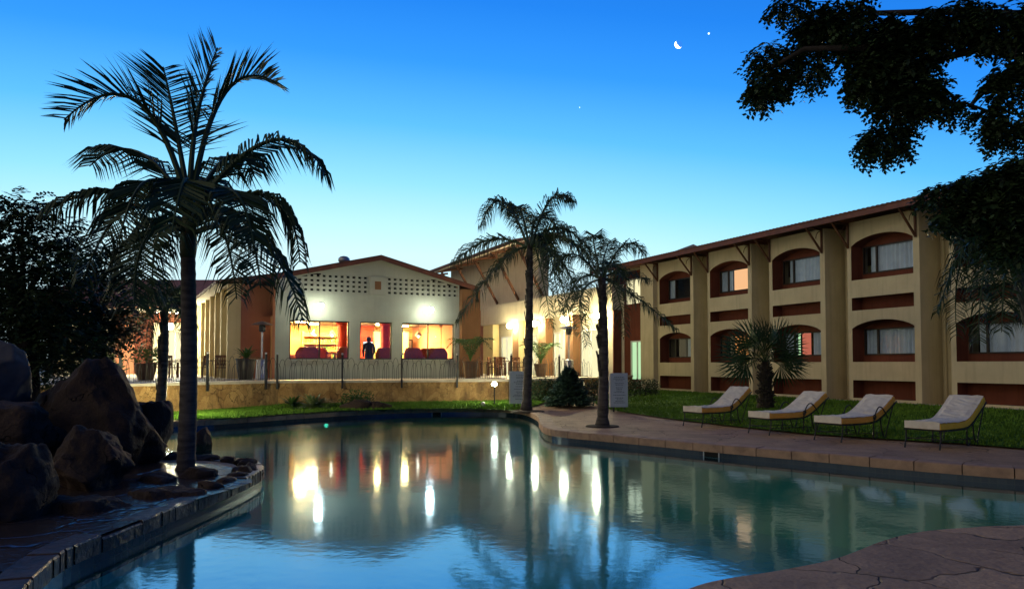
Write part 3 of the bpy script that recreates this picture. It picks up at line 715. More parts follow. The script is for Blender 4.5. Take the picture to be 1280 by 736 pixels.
rf = MB(); zr0, zr1 = zl(386, YL - 2), zl(352, YL + 3.5)
for dz in (0, .12): rf.quad((XL(40), YL - 2, zr0 + dz), (XL(272), YL - 2, zr0 + dz), (XL(262), YL + 3.5, zr1 + dz), (XL(50), YL + 3.5, zr1 + dz))
rf.quad((XL(40), YL - 2, zr0), (XL(272), YL - 2, zr0), (XL(272), YL - 2, zr0 + .12), (XL(40), YL - 2, zr0 + .12)); rf.build('roof', mat('clay_tile', (.34, .15, .085), (.24, .10, .06), .8, 5, .3), tb)
so = MB(); so.box(XL(42), XL(270), YL - 1.98, YL - .003, zr0 - .13, zr0 - .004); so.build('soffit', M['soffit'], tb)
# ================================================================== entrance block in the middle
AE = 16.8
en = thing('entrance_block', 'cream entrance block with deep lit bays and a tall overhanging roof between the two wings', 'building', (AE, 33, FL), hotel=True)
def be(u, a=AE): return b_at(u, a)
ZE = 5.1
# bays: recess between fins; fins are thick piers reaching forward
bays = [(616, 641), (655, 673), (682, 707), (716, 752)]
DE = .42
drs = [(b_at(u1 - 1, AE + DE), b_at(u0 + 11, AE + DE)) for u0, u1 in bays]
back = MB(); back.holed(rect(be(770), be(600), 1.0, ZE), [rect(*dr, 1.13, 3.3) for dr in drs], lambda b, z: (AE + DE, b, z)); back.build('wall', M['cream'], en)
for u0, u1 in ((604, 616), (641, 648), (648.1, 655), (673, 682), (707, 716), (752, 766)):
    m_ = 'brown' if u0 in (707, 673, 641) else 'butter' if u0 in (648.1, 604) else 'cream'  # brown puts shade into the dim pier faces, butter paints the lit ones
    p = MB(); p.box(AE, AE + DE - .01, be(u1), be(u0), 1.0, 4.02); p.build('pier', M[m_], en)
p = MB(); p.box(AE + .003, AE + DE - .02, be(766) - .06, be(766) - .003, 1.0, 4.02); p.build('end_panel', M['red'], en)
p = MB(); p.box(AE - .06, AE + DE - .005, be(767), be(602), 4.03, ZE); p.build('beam', M['cream'], en)
for i, (u0, u1) in enumerate(bays): lit_door(en, AE + DE, *drs[i], 1.13, 3.3, M['e_door'], name='glass_door')
# orange end wall with a lit doorway
b9 = be(600); x_ = MB(); x_.holed([(AE - 3.6, 1.0), (AE + 1, 1.0), (AE + 1, 5.4), (AE - 3.6, 5.4)], [[(AE - 2.1, 1.12), (AE - .9, 1.12), (AE - .9, 3.2), (AE - 2.1, 3.2)]], lambda a, z: (a, b9 + 1.5, z)); x_.build('end_wall', M['orange'], en)
d = MB(); d.box(AE - 2.16, AE - 2.02, b9 + 1.44, b9 + 1.5, 1.12, 3.2); d.box(AE - .98, AE - .84, b9 + 1.44, b9 + 1.5, 1.12, 3.2); d.box(AE - 2.02, AE - .98, b9 + 1.443, b9 + 1.497, 3.1, 3.22); dd = d.build('doorway', M['cream'], en)
d = MB(); d.quad((AE - 2.4, b9 + 2.2, 1.1), (AE - .6, b9 + 2.2, 1.1), (AE - .6, b9 + 2.2, 3.4), (AE - 2.4, b9 + 2.2, 3.4)); d.build('lit_room', M['e_door'], dd)
# upper wall and high roof with timber struts
bA, bB = 33.6, 47.0
uw = MB(); uw.box(AE + .3, AE + .9, bA, bB, ZE + .003, 8.2); uw.build('upper_wall', M['cream'], en)
rf = MB(); a0, a1 = 15.3, AE + 1.1; z0, z1 = 7.85, 8.4; ba, bb = bA - .9, bB + 1
for dz in (0, .16): rf.quad((a0, ba, z0 + dz), (a0, bb, z0 + dz), (a1, bb, z1 + dz), (a1, ba, z1 + dz)); rf.quad((a1, ba, z1 + dz), (a1, bb, z1 + dz), (AE + 6, bb, z0 + dz), (AE + 4, 44, z0 + dz))
rf.quad((a0, ba, z0), (a0, bb, z0), (a0, bb, z0 + .16), (a0, ba, z0 + .16)); rf.quad((a0, ba, z0), (a1, ba, z1), (a1, ba, z1 + .16), (a0, ba, z0 + .16))
rf.build('roof', M['roof'], en)
so = MB(); so.quad((a0 + .1, ba + .05, z0), (a0 + .1, bb - .05, z0), (AE + .29, bb - .05, z0 + .42), (AE + .29, ba + .05, z0 + .42)); so.build('soffit', M['soffit'], en)
for i in range(6):
    b = ba + .4 + i * 2.9
    s_ = MB(); s_.bar((AE + .28, b, 5.25), (a0 + .3, b, z0 - .08), .12); s_.bar((AE + .28, b, z0 + .2), (a0 + .1, b, z0 - .12), .12); s_.build('roof_strut', M['timber'], en)
# low white canopy wing in front of the orange wall
cn = MB(); cn.box(12.0, 14.6, b9 - 1.5, b9 + 1.2, 4.55, 4.75); cn.build('canopy', M['soffit'], en)
# ================================================================== terrace
ty = [wallA, wallB, wallC, (3.2, 30.6), tuple(LB(20.9, 30.6)[:2]), tuple(LB(23.5, 36)[:2]), (10, 62), (-45, 62), (-30, 24), (-16, 19)]
t_ = MB(); t_.holed(ty, [], lambda x, y: (x, y, FL)); tag(t_.build('terrace', M['terrace']), kind='structure')
rw = thing('retaining_wall', 'mottled ochre stone retaining wall below the terrace railing', 'wall', (*wallB, 0))
ch = [(-16, 19), wallA, wallB, wallC, (3.2, 30.6), tuple(LB(20.9, 30.6)[:2])]
st_ = MB(); cp = MB()
for (p, q) in zip(ch, ch[1:]):
    p = Vector(p); q = Vector(q); t = (q - p).normalized(); nn = Vector((t.y, -t.x))
    st_.quad((*p, -.1), (*q, -.1), (*q, FL - .062), (*p, FL - .062))
    a, b, c, d = p + nn * .05, q + nn * .05, q - nn * .3, p - nn * .3
    for z in (FL - .06, FL + .02): cp.quad((*a, z), (*b, z), (*c, z), (*d, z))
    cp.quad((*a, FL - .06), (*b, FL - .06), (*b, FL + .02), (*a, FL + .02)); cp.quad((*c, FL - .06), (*d, FL - .06), (*d, FL + .02), (*c, FL + .02))
st_.build('stonework', M['stone'], rw); cp.build('capping', M['cap'], rw)
#SECTION3
# ------- lamps (each fitting holds its own light source)
def wall_lamp(p, facing, label, m, group=None, r=.11, cat='lamp', back=.2):
    t = thing('wall_lamp', label, cat, tuple(p), group=group)
    f = Vector(facing).normalized(); p = Vector(p)
    b = MB(); b.bar(p - f * (back - .02), p - f * (back + .03), .22, .2); b.tube([p - f * (back - .02), p - f * (r * .7)], .025, 8); b.lathe(p + Vector((0, 0, r * .75)), [(r * .8, 0), (r * .8, .04), (.03, .07)], 12); b.build('housing', M['vent'], t)
    e = MB(); e.ball(p, r, 8); e.build('diffuser', m, t, smooth=True); return t
fN = -EY
for u, v, s_ in ((400, 382, 'left'), (538, 387, 'right')):
    a = a_at(u, BG - .62); p = LB(a, BG - .62, 1.7 + (455 - v) / F * (EX.y * a + EY.y * (BG - .62)))
    wall_lamp(p, fN, 'bright floodlight above the left window of the gable' if s_ == 'left' else 'bright floodlight above the right window of the gable', M['e_cool'], 'floodlights on the pale gable', .13, back=.59)
for (u, v), lab in zip(((637, 407), (668, 404), (705, 399), (746, 394)), ('in the deepest bay of the entrance block', 'right of the slender palm trunk', 'above the glass door beside the patio heater', 'behind the crown of the stout palm')):
    b = b_at(u, AE - .3); y = EX.y * (AE - .3) + EY.y * b
    wall_lamp(LB(AE - .3, b, 1.7 + (455 - v) / F * y), -EX, 'bright wall lamp ' + lab, M['e_warm'], 'lamps along the entrance bays', .16, back=.22)
wall_lamp(aty(212, 408, 38), (0, -1, 0), 'brightest lamp on the left terrace beside the bent palm trunk', M['e_left'], None, .19)
for i, u in enumerate((197, 204, 212, 221)):
    t = thing('eave_light', 'small bulb in a row under the tiled eave of the terrace building', 'lamp', tuple(aty(u, 389.5 + (i % 2), YL - 1.2)), group='bulbs under the terrace eave')
    p = aty(u, 389.5 + (i % 2), YL - 1.2); e = MB(); e.ball(p, .085, 6); e.build('bulb', M['e_bulb'], t); e = MB(); e.lathe(p, [(.05, .06), (.05, .16)], 8); e.build('cap', M['iron'], t)
# ================================================================== lounge inside the pavilion
for a, b in ((4.3, BG + 4.3), (5.6, BG + 4.3), (7.0, BG + 3.6), (8.6, BG + 3.4), (9.9, BG + 4.3), (4.9, BG + 2.8)):
    t = thing('ceiling_lamp', 'round warm ceiling lamp inside the lounge behind the gable windows', 'lamp', (a, b, 3.6), hotel=True, group='ceiling lamps of the lounge')
    c = MB(); c.lathe((a, b, 3.53), [(.26, 0), (.26, .04)], 16); c.build('diffuser', M['e_room'], t); c = MB(); c.lathe((a, b, 3.575), [(.3, 0), (.3, .03)], 16); c.build('rim', M['steel'], t)
h0, h1 = a_at(379, BG + 5), a_at(426, BG + 5)
t = thing('bar_shelf', 'glowing wooden back bar shelf of bottles seen through the left gable window', 'shelf', (4.7, BG + 4.9, FL), hotel=True)
c = MB(); c.box(h0, h1, BG + 5.3, BG + 5.36, FL, 3.2); c.build('back_panel', M['barwood'], t)
for z in (1.95, 2.3, 2.65, 3.0): c = MB(); c.box(h0, h1, BG + 4.95, BG + 5.295, z, z + .04); c.build('shelf', M['barwood'], t)
c = MB(); c.box(h0 - .06, h0, BG + 4.93, BG + 5.36, FL, 3.25); c.box(h1, h1 + .06, BG + 4.93, BG + 5.36, FL, 3.25); c.build('side_panel', M['barwood'], t)
bot = []
for z in (1.99, 2.34, 2.69):
    for i in range(15):
        x = h0 + .08 + i * (h1 - h0 - .16) / 14 + random.uniform(-.02, .02)
        if not bot or len(bot) == 1:
            r0 = random.uniform(.032, .04); h = .25
            c = MB(); c.lathe((0, 0, 0), [(r0, 0), (r0, h * .6), (.014, h * .78), (.014, h)], 10); o = c.build('bottle', M['bottle'] if not bot else M['bottle2'], None, org=(0, 0, 0))
        else: o = random.choice(bot[:2]).copy(); COL.objects.link(o)
        bot.append(o); o.location = LB(x, BG + 5.1, z); o.scale = (1, 1, random.uniform(.8, 1.15)); tag(o, 'bottle standing on the back bar shelf behind the left gable window', 'bottle', 'bottles on the back bar')
t = thing('bar_counter', 'wooden bar counter in front of the bottle shelves', 'counter', (4.9, BG + 3.9, FL), hotel=True)
c = MB(); c.box(3.9, 6.3, BG + 3.7, BG + 4.2, FL, 2.08); c.build('front', M['barwood'], t); c = MB(); c.box(3.85, 6.35, BG + 3.62, BG + 4.25, 2.083, 2.14); c.build('counter_top', M['table'], t)
for u, lab in ((428, 'thick red round column beside the bottle shelves'), (482, 'thick red round column right of the standing person'), (557, 'dark brown round column behind the right gable window')):
    a = a_at(u, BG + 2.4); c = MB(); c.lathe((a, BG + 2.4, FL + .004), [(.3, 0), (.3, .12), (.24, .14), (.24, 2.3), (.3, 2.33), (.3, 2.49)], 20)
    o = c.build('column', M['brown'] if 'brown' in lab else M['inred'], None, smooth=False, org=(a, BG + 2.4, FL)); o.location = LB(a, BG + 2.4, FL); o.rotation_euler = (0, 0, TH); tag(o, lab, 'column')
# glazed inner screen and pictures seen through the right window
t = thing('glazed_screen', 'pale green glazed inner screen seen through the right gable window', 'screen', (9.4, BG + 5, FL), hotel=True)
c = MB()
for i in range(5): x = 8.6 + i * .45; c.box(x, x + .05, BG + 5, BG + 5.05, FL, 3.3)
c.box(8.6, 10.45, BG + 5.003, BG + 5.047, 3.3, 3.36); c.build('frame', M['frame'], t)
c = MB(); c.quad((8.6, BG + 5.06, FL), (10.45, BG + 5.06, FL), (10.45, BG + 5.06, 3.3), (8.6, BG + 5.06, 3.3)); c.build('panel', mat('green_glass', (.45, .55, .25), (.4, .5, .22), .4, 3, 0), t)
def armchair(label, a, b, rz):
    t = thing('armchair', label, 'armchair', (0, 0, 0), group='armchairs of the lounge')
    c = MB(); c.box(-.36, .36, -.32, .3, .18, .44); bev(c.build('seat', M['lounge'], t), .05)
    c = MB(); c.holed([(-.42, .3), (.42, .3), (.44, .8), (.3, .98), (-.3, .98), (-.44, .8)], [], lambda x, z: (x, .3, z)); n_ = len(c.v)
    c.v += [(x, .46, z) for x, y, z in c.v]; m_ = len(c.f); c.f += [tuple(i + n_ for i in f) for f in c.f]
    for i in range(n_): c.f.append((i, (i + 1) % n_, (i + 1) % n_ + n_, i + n_))
    bev(c.build('backrest', M['lounge'], t), .04)
    for sx in (-1, 1): c = MB(); c.box(min(sx * .37, sx * .47), max(sx * .37, sx * .47), -.34, .29, .18, .62); bev(c.build('armrest', M['lounge'], t), .04)
    for sx in (-1, 1):
        for y in (-.28, .38): c = MB(); c.tube([(sx * .34, y, 0), (sx * .34, y, .2)], .025, 6); c.build('leg', M['wood'], t)
    t.location = LB(a, b, FL + .002); t.rotation_euler = (0, 0, TH + rz); t.scale = (1.1, 1.1, 1.32); return t
for u, bo, rz, lab in ((383, 1.1, 3.1, 'dark red armchair in the left gable window, its back to the pool'), (404, 1.9, 2.4, 'red armchair at the centre mullion of the left gable window'), (428, 1.0, 3.4, 'dark red armchair at the right end of the left gable window'),
                       (484, 1.2, 2.8, 'dark red armchair right of the standing person'), (509, 1.2, 3.5, 'dark red armchair at the left end of the right gable window'), (534, 1.7, 3.0, 'dark red armchair at the centre of the right gable window'), (545, .9, 2.9, 'dark red armchair right of the mullion in the right gable window')):
    armchair(lab, a_at(u, BG + bo), BG + bo, rz)
# standing guest at the middle window
def person(loc, rz, label):
    V = [(0,0,.92),(0,.0,1.1),(0,.01,1.3),(0,.0,1.43),(0,-.01,1.52),(0,-.01,1.60),(0,-.015,1.68),
         (.19,.0,1.40),(.25,.03,1.13),(.20,-.12,.96),(-.19,.0,1.40),(-.25,.03,1.13),(-.20,-.12,.96),
         (.10,0,.86),(.11,-.01,.48),(.11,.02,.09),(.12,-.14,.04),(-.10,0,.86),(-.11,-.01,.48),(-.11,.02,.09),(-.12,-.14,.04),(.19,-.17,.90),(-.19,-.17,.90)]
    E = [(0,1),(1,2),(2,3),(3,4),(4,5),(5,6),(3,7),(7,8),(8,9),(3,10),(10,11),(11,12),(0,13),(13,14),(14,15),(15,16),(0,17),(17,18),(18,19),(19,20),(9,21),(12,22)]
    RR = [.15,.145,.165,.10,.06,.09,.085,.075,.055,.04,.075,.055,.04,.10,.07,.05,.04,.10,.07,.05,.04,.035,.035]
    me = bpy.data.meshes.new('person'); me.from_pydata(V, E, []); o = bpy.data.objects.new('person', me); COL.objects.link(o); me.materials.append(M['shirt'])
    sk = o.modifiers.new('skin', 'SKIN'); sk.use_smooth_shade = True; o.modifiers.new('sub', 'SUBSURF').levels = 2
    o.modifiers['sub'].render_levels = 2
    for i, r_ in enumerate(RR): me.skin_vertices[0].data[i].radius = (r_ * (1.15 if i in (1, 2, 0) else 1), r_ * (.8 if i in (0, 1, 2) else 1))
    me.skin_vertices[0].data[0].use_root = True
    h = MB(); h.ball((0, .0, 1.655), .105, 10, 1.12); ho = h.build('hair', M['hair'], None, smooth=True); ho.parent = o
    o.location = loc; o.rotation_euler = (0, 0, rz); tag(o, label, 'person'); return o
a = a_at(461, BG + .75); person(LB(a, BG + .75, FL), TH + math.pi, 'person in a dark jacket standing with back to the middle gable window')
t = thing('wall_screen', 'small pale glowing screen on the red wall above the person', 'screen', (a_at(461, BG + 6.1), BG + 6.1, 2.6), hotel=True)
x = a_at(461, BG + 6.1); c = MB(); c.box(x - .3, x + .3, BG + 6.12, BG + 6.19, 2.35, 2.85); c.build('casing', M['frame'], t); c = MB(); c.quad((x - .27, BG + 6.115, 2.38), (x + .27, BG + 6.115, 2.38), (x + .27, BG + 6.115, 2.82), (x - .27, BG + 6.115, 2.82)); c.build('display', emit('screen_glow', (.7, .85, 1), 1.4), t)
# ================================================================== terrace railings
def railing(p0, p1, posts, label, z=FL + .02, drop=.28, loops=True):
    p0 = Vector((*p0, z)); p1 = Vector((*p1, z)); d = p1 - p0; ln = d.length; d.normalize(); nn = Vector((d.y, -d.x, 0)) * .08
    t = thing('terrace_railing', label, 'railing', tuple(p0))
    for s_ in posts:
        q = p0 + d * (s_ * ln) + nn
        b = MB(); b.bar(q - Vector((0, 0, drop)), q + Vector((0, 0, .88)), .062, .062, up=tuple(d)); po = b.build('post', M['iron'], t)
        b = MB(); b.ball(q + Vector((0, 0, .915)), .04, 6); b.build('finial', M['vent'], po)
    seg = sorted(set([0] + list(posts) + [1]))
    for s0, s1 in zip(seg, seg[1:]):
        L_ = (s1 - s0) * ln
        if L_ < .3: continue
        m_ = MB(); nlo = max(2, int(L_ / .165))
        for i in range(nlo):
            wd = L_ / nlo; x = s0 * ln + i * wd + .04; hh = .66 + .12 * math.sin(i * 2.1) + random.uniform(-.03, .03); lean = random.uniform(-.03, .03)
            pts = []
            for q in range(11):
                ph = q / 10 * math.pi; xx = x + wd * .5 - math.cos(ph) * wd * .8 * (1 if i % 2 else .8) + lean * math.sin(ph); zz = .03 + hh * math.sin(ph) ** .55
                pts.append(p0 + d * xx + Vector((0, 0, zz)) + nn * (.55 if i % 2 else .8))
            m_.tube(pts, .0075, 5, cap=False)
        m_.bar(p0 + d * (s0 * ln + .05) + nn * .68 + Vector((0, 0, .05)), p0 + d * (s1 * ln - .05) + nn * .68 + Vector((0, 0, .05)), .02)
        m_.build('hoop_panel', M['wire'], t)
    return t
def frac(u, p, q):
    t = (u - 640) / F; p = Vector(p); q = Vector(q)   # where the sight line of column u crosses the wall
    d = q - p; return (t * p.y - p.x) / (d.x - t * d.y)
railing(wallA, wallB, [frac(u, wallA, wallB) for u in (149, 258, 331)], 'looped wire railing above the bright left retaining wall')
railing(wallB, wallC, [frac(u, wallB, wallC) for u in (347, 428, 502, 571)] , 'long looped wire railing in front of the gable windows')
railing(wallC, (3.2, 30.6), [frac(u, wallC, (3.2, 30.6)) for u in (637, 697)], 'looped wire railing in front of the entrance bays, behind the conifer shrub')
railing(tuple(LB(19.9, 30.9)[:2]), tuple(LB(19.2, 29.2)[:2]), [.1, .9], 'short stair railing by the red link bay', z=.85)
# ================================================================== terrace furniture
def chair_proto():
    t = thing('terrace_chair', 'wooden terrace chair', 'chair', (0, 0, 0))
    c = MB(); c.box(-.24, .24, -.24, .22, .42, .46); bev(c.build('seat', M['wood'], t), .012)
    for x in (-.21, .21):
        c = MB(); c.bar((x, -.21, 0), (x, -.21, .64), .045); c.build('leg', M['wood'], t)
        c = MB(); c.bar((x, .22, 0), (x, .3, .95), .045); c.build('leg', M['wood'], t)
        c = MB(); c.bar((x, -.24, .655), (x, .27, .66), .05, .03); c.build('armrest', M['wood'], t)
    c = MB(); c.bar((-.23, .30, .9), (.23, .30, .9), .03, .1); c.bar((-.2, .25, .56), (.2, .25, .56), .03, .05)
    for i in range(4): x = -.13 + i * .087; c.bar((x, .26, .58), (x, .29, .87), .035, .015)
    c.build('backrest', M['wood'], t); return t
def table_proto():
    t = thing('terrace_table', 'wooden terrace table', 'table', (0, 0, 0))
    c = MB(); c.box(-.6, .6, -.42, .42, .71, .75); bev(c.build('table_top', M['table'], t), .01)
    for x in (-.52, .52):
        for y in (-.34, .34): c = MB(); c.bar((x, y, 0), (x, y, .708), .07); c.build('leg', M['table'], t)
    return t
cp_ = chair_proto(); tp_ = table_proto(); first = [True, True]
def put(proto, k_, p, rz, label, group):
    o = proto if first[k_] else copy_tree(proto); first[k_] = False
    o.location = p; o.rotation_euler = (0, 0, rz); o['label'] = label; o['group'] = group; return o
for i, (u, Y, where) in enumerate(((222, 31.5, 'left of the thick palm trunk'), (276, 30.5, 'right of the thick palm trunk'), (606, 37, 'by the lit orange doorway'), (634, 37.5, 'behind the slender palm trunk'))):
    p = aty(u, 470, Y); p.z = FL; put(tp_, 1, p, .4 * i, 'dark wooden terrace table ' + where, 'terrace tables')
    for j in range(4):
        an = j * math.pi / 2 + .4 * i; r_ = .72 if j % 2 else .95
        q = p + Vector((math.cos(an) * r_, math.sin(an) * r_, 0))
        put(cp_, 0, q, an - math.pi / 2, ['wooden armchair on the right of the terrace table ', 'wooden armchair behind the terrace table ', 'wooden armchair on the left of the terrace table ', 'wooden armchair in front of the terrace table '][j] + where, 'terrace chairs')
def heater(p, label):
    t = thing('patio_heater', label, 'heater', tuple(p)); c = MB(); c.lathe(p, [(.23, 0), (.23, .06), (.2, .75), (.05, .8)], 18); c.build('base', M['steel'], t)
    c = MB(); c.tube([p + Vector((0, 0, .78)), p + Vector((0, 0, 1.85))], .035, 10); c.build('pole', M['steel'], t)
    c = MB(); c.lathe(p + Vector((0, 0, 1.83)), [(.09, 0), (.12, .04), (.12, .24), (.09, .27)], 14); c.build('burner', M['iron'], t)
    c = MB(); c.lathe(p + Vector((0, 0, 2.11)), [(.42, 0), (.25, .08), (.03, .14)], 20); c.build('reflector', M['steel'], t); return t
p = aty(327, 471, 28.0); p.z = FL; heater(p, 'steel patio heater in front of the terracotta wall left of the gable')
p = aty(711, 471, 31.0); p.z = FL; heater(p, 'steel patio heater with flat disc beside the entrance glass door')
# ================================================================== plants: helpers
def leafcloud(mb, c, rad, n, size, up=.3, seed=None, aspect=.42):
    c = Vector(c)
    for i in range(n):
        d = Vector((random.gauss(0, 1), random.gauss(0, 1), random.gauss(0, 1))).normalized() * random.random() ** .45
        p = c + Vector((d.x * rad[0], d.y * rad[1], d.z * rad[2]))
        a = Vector((random.gauss(d.x, .7), random.gauss(d.y, .7), random.gauss(d.z * .4 + up, .6))).normalized()
        s_ = a.cross(Vector((random.gauss(0, 1), random.gauss(0, 1), random.gauss(0, 1)))).normalized()
        l = size * random.uniform(.6, 1.3); w_ = l * aspect * .5
        mb.quad(p, p + a * l * .5 + s_ * w_, p + a * l, p + a * l * .5 - s_ * w_)
def sprig(mb, p, d, ln, lf, n=5):
    d = d.normalized(); sd = d.cross(Vector((random.gauss(0, .4), random.gauss(0, .4), 1))).normalized()
    for i in range(n):
        t = (i + .8) / n; q = p + d * (ln * t) + Vector((0, 0, -ln * .25 * t * t))
        for s_ in (-1, 1):
            a = (sd * s_ + d * .5 + Vector((0, 0, -.25 + random.uniform(-.25, .15)))).normalized(); b = a.cross(Vector((random.gauss(0, .25), random.gauss(0, .25), 1))).normalized() * lf * .24
            l = lf * random.uniform(.8, 1.15) * (1 - .3 * t)
            mb.quad(q, q + a * l * .45 + b, q + a * l, q + a * l * .45 - b)
def sprigcloud(mb, c, rad, n, ln, lf, droop=-.45):
    c = Vector(c)
    for i in range(n):
        d = Vector((random.gauss(0, 1), random.gauss(0, 1), random.gauss(0, 1))).normalized(); r_ = random.random() ** .4
        p = c + Vector((d.x * rad[0], d.y * rad[1], d.z * rad[2])) * r_
        sprig(mb, p, Vector((d.x + random.gauss(0, .4), d.y + random.gauss(0, .4), d.z * .4 + droop + random.gauss(0, .3))), ln * random.uniform(.7, 1.2), lf)
def qbez(p0, pm, p2, n):
    c = pm * 2 - (p0 + p2) * .5; return [p0 * (1 - t) ** 2 + c * 2 * t * (1 - t) + p2 * t * t for t in (i / n for i in range(n + 1))]
def frond(mb, p0, pm, p2, pairs, ll, wd, hang=.5, plume=0.0, start=.12, up=0.0, stiff=.6):
    pts = qbez(p0, pm, p2, 16); rl = [(.026 * (1 - i / 17) + .005) for i in range(17)]; mb.tube(pts, [r_ * (ll / .55) for r_ in rl], 5)
    for i in range(pairs):
        t = start + (1 - start) * (i + random.uniform(-.3, .3)) / pairs; t = max(start, min(.995, t)); f = t * 16; k_ = min(15, int(f)); q = pts[k_].lerp(pts[k_ + 1], f - k_)
        tg = (pts[k_ + 1] - pts[k_]).normalized(); sd = tg.cross(Vector((0, 0, 1)))
        if sd.length < .1: sd = Vector((1, .3, 0))
        sd.normalize(); nu = sd.cross(tg)
        l0 = ll * (.35 + .65 * math.sin(min(1, t * 1.25 + .12) * math.pi * .8)) if t < .7 else ll * (1.05 - .62 * (t - .7) / .3)
        for s_ in (-1, 1):
            a = sd * s_ + tg * random.uniform(.45, .75) + nu * (random.uniform(-plume, plume) + up) + Vector((random.gauss(0, .06), random.gauss(0, .06), -.12 * hang)); a.normalize()
            l = l0 * random.uniform(.85, 1.1); g = Vector((0, 0, -1))
            e1 = q + a * l * .5; a2 = (a * stiff + g * hang * random.uniform(.8, 1.25)).normalized(); e2 = e1 + a2 * l * .5
            wv = a.cross(tg + nu * random.uniform(-.6, .6)).normalized() * wd * .5 if random.random() < .5 else tg * wd * .5
            mb.quad(q - wv * .6, q + wv * .6, e1 + wv, e1 - wv); mb.quad(e1 - wv, e1 + wv, e2)
def pxfrond(mb, Y, c, m, tip, dy, *a, **k_):
    frond(mb, aty(*c, Y), aty(*m, Y + dy * .6), aty(*tip, Y + dy), *a, **k_)
def trunk_pts(base, top, bend=(0, 0), n=14):
    base, top = Vector(base), Vector(top); return [base.lerp(top, i / n) + Vector((bend[0] * math.sin(math.pi * i / n), bend[1] * math.sin(math.pi * i / n), 0)) for i in range(n + 1)]
# ---- the big king palm on the rock promontory
YK = 10.2
bp = aty(232, 590, YK); bp.z = .12; tp = aty(235, 322, YK)
kp = thing('king_palm', 'tall dark king palm standing on the rock promontory at the left of the pool', 'tree', tuple(bp))
c = MB(); pts = trunk_pts(bp, tp, (.03, 0), 40); c.tube(pts, [(.155 if i < 2 else .122) - .028 * i / 40 + (.007 if i % 2 else 0) for i in range(41)], 14); c.build('trunk', M['trunk'], kp, smooth=True)
cs = aty(237, 238, YK); c = MB(); pts = trunk_pts(tp, cs, (0, 0), 8); c.tube(pts, [.10, .115, .115, .11, .10, .09, .08, .07, .05], 12); c.build('crownshaft', M['shaft'], kp, smooth=True)
K = [((235, 258), (172, 128), (80, 150), -.5, .5), ((238, 248), (246, 150), (272, 60), .1, .4), ((240, 250), (282, 116), (346, 104), .5, .45), ((242, 262), (338, 176), (407, 218), -.2, 1.1), ((242, 275), (338, 246), (375, 328), .6, 1.15),
     ((240, 292), (322, 296), (380, 404), -.4, 1.2), ((236, 270), (140, 240), (60, 266), -.3, 1.1), ((234, 285), (160, 262), (104, 350), .5, 1.15), ((236, 255), (220, 160), (204, 84), .8, .4),
     ((236, 290), (185, 296), (168, 382), -1.2, 1.2), ((240, 285), (296, 266), (326, 360), -1.4, 1.2), ((234, 262), (172, 190), (112, 208), 1.0, .7), ((236, 280), (200, 288), (190, 376), 1.5, 1.2), ((240, 280), (276, 283), (296, 374), 1.6, 1.2),
     ((240, 262), (286, 196), (318, 218), 1.2, .9), ((234, 270), (186, 226), (148, 306), -1.7, 1.1), ((242, 272), (286, 236), (318, 306), -1.8, 1.1), ((238, 268), (232, 224), (214, 292), -2.0, 1.1), ((240, 268), (254, 224), (272, 296), 2.0, 1.1)]
for i, (c0_, m_, t_2, dy, hg) in enumerate(K):
    c = MB(); pxfrond(c, YK, c0_, m_, t_2, dy, 58 if hg > .6 else 46, .80 if hg > .6 else .86, .034, hang=hg if hg > .6 else .12, up=.22 if hg < .6 else 0, stiff=.75 if hg > .6 else 1.0, start=.16 if hg > .6 else .3)
    c.build('frond', M['frond'], kp)
# ---- queen palms in the middle
def queen(Y, base_px, crown_px, zb, fronds, r0, label, name='queen_palm', ll=.62, pairs=58, boots=True, mfr='frond2'):
    b0 = aty(*base_px, Y); b0.z = zb; c0_ = aty(*crown_px, Y)
    t = thing(name, label, 'tree', tuple(b0)); c = MB(); pts = trunk_pts(b0, c0_ + Vector((0, 0, .1)), (.04, 0), 30)
    c.tube(pts, [r0 * (1.45 if i == 0 else 1.15 if i == 1 else 1) * (1 - .35 * i / 30) + (.012 * r0 / .13 if i % 2 else 0) for i in range(31)], 12)
    c.build('trunk', M['trunk'], t, smooth=True)
    if boots:
        c = MB()
        for i in range(46):
            f = random.uniform(.25, 1.0); p = b0.lerp(c0_, f); an = random.uniform(0, 6.28); d = Vector((math.cos(an), math.sin(an), 0))
            rr_ = r0 * (1 - .35 * f); q = p + d * rr_ * .8; c.bar(q, q + d * random.uniform(.02, .07) + Vector((0, 0, random.uniform(.16, .30))), .06, .02)
        c.build('leaf_base', M['boot'], t)
    for m_, tip, dy, hg in fronds:
        c = MB(); pxfrond(c, Y, (crown_px[0] + (tip[0] - crown_px[0]) * .04, crown_px[1] - 3), m_, tip, dy, pairs, ll, .024 * ll / .6, hang=hg, plume=.6, stiff=.55)
        c.build('frond', M[mfr], t)
    return t
queen(22.6, (658, 513), (662, 312), .28, [((628, 252), (600, 284), .6, .9), ((688, 250), (717, 252), -.4, .9), ((612, 300), (566, 330), .8, .9), ((700, 285), (742, 318), .3, 1), ((622, 332), (572, 402), -.8, .9), ((704, 330), (730, 398), .8, 1),
      ((682, 300), (700, 392), -1.5, 1), ((650, 262), (640, 268), 1.6, .8), ((676, 270), (708, 300), 1.8, .9), ((690, 318), (716, 420), 1.4, 1), ((672, 320), (690, 410), 1.9, 1), ((712, 300), (752, 352), -1.2, 1)],
      .135, 'slender queen palm on the lawn edge left of the path, its crown over the entrance', ll=.80, pairs=100)
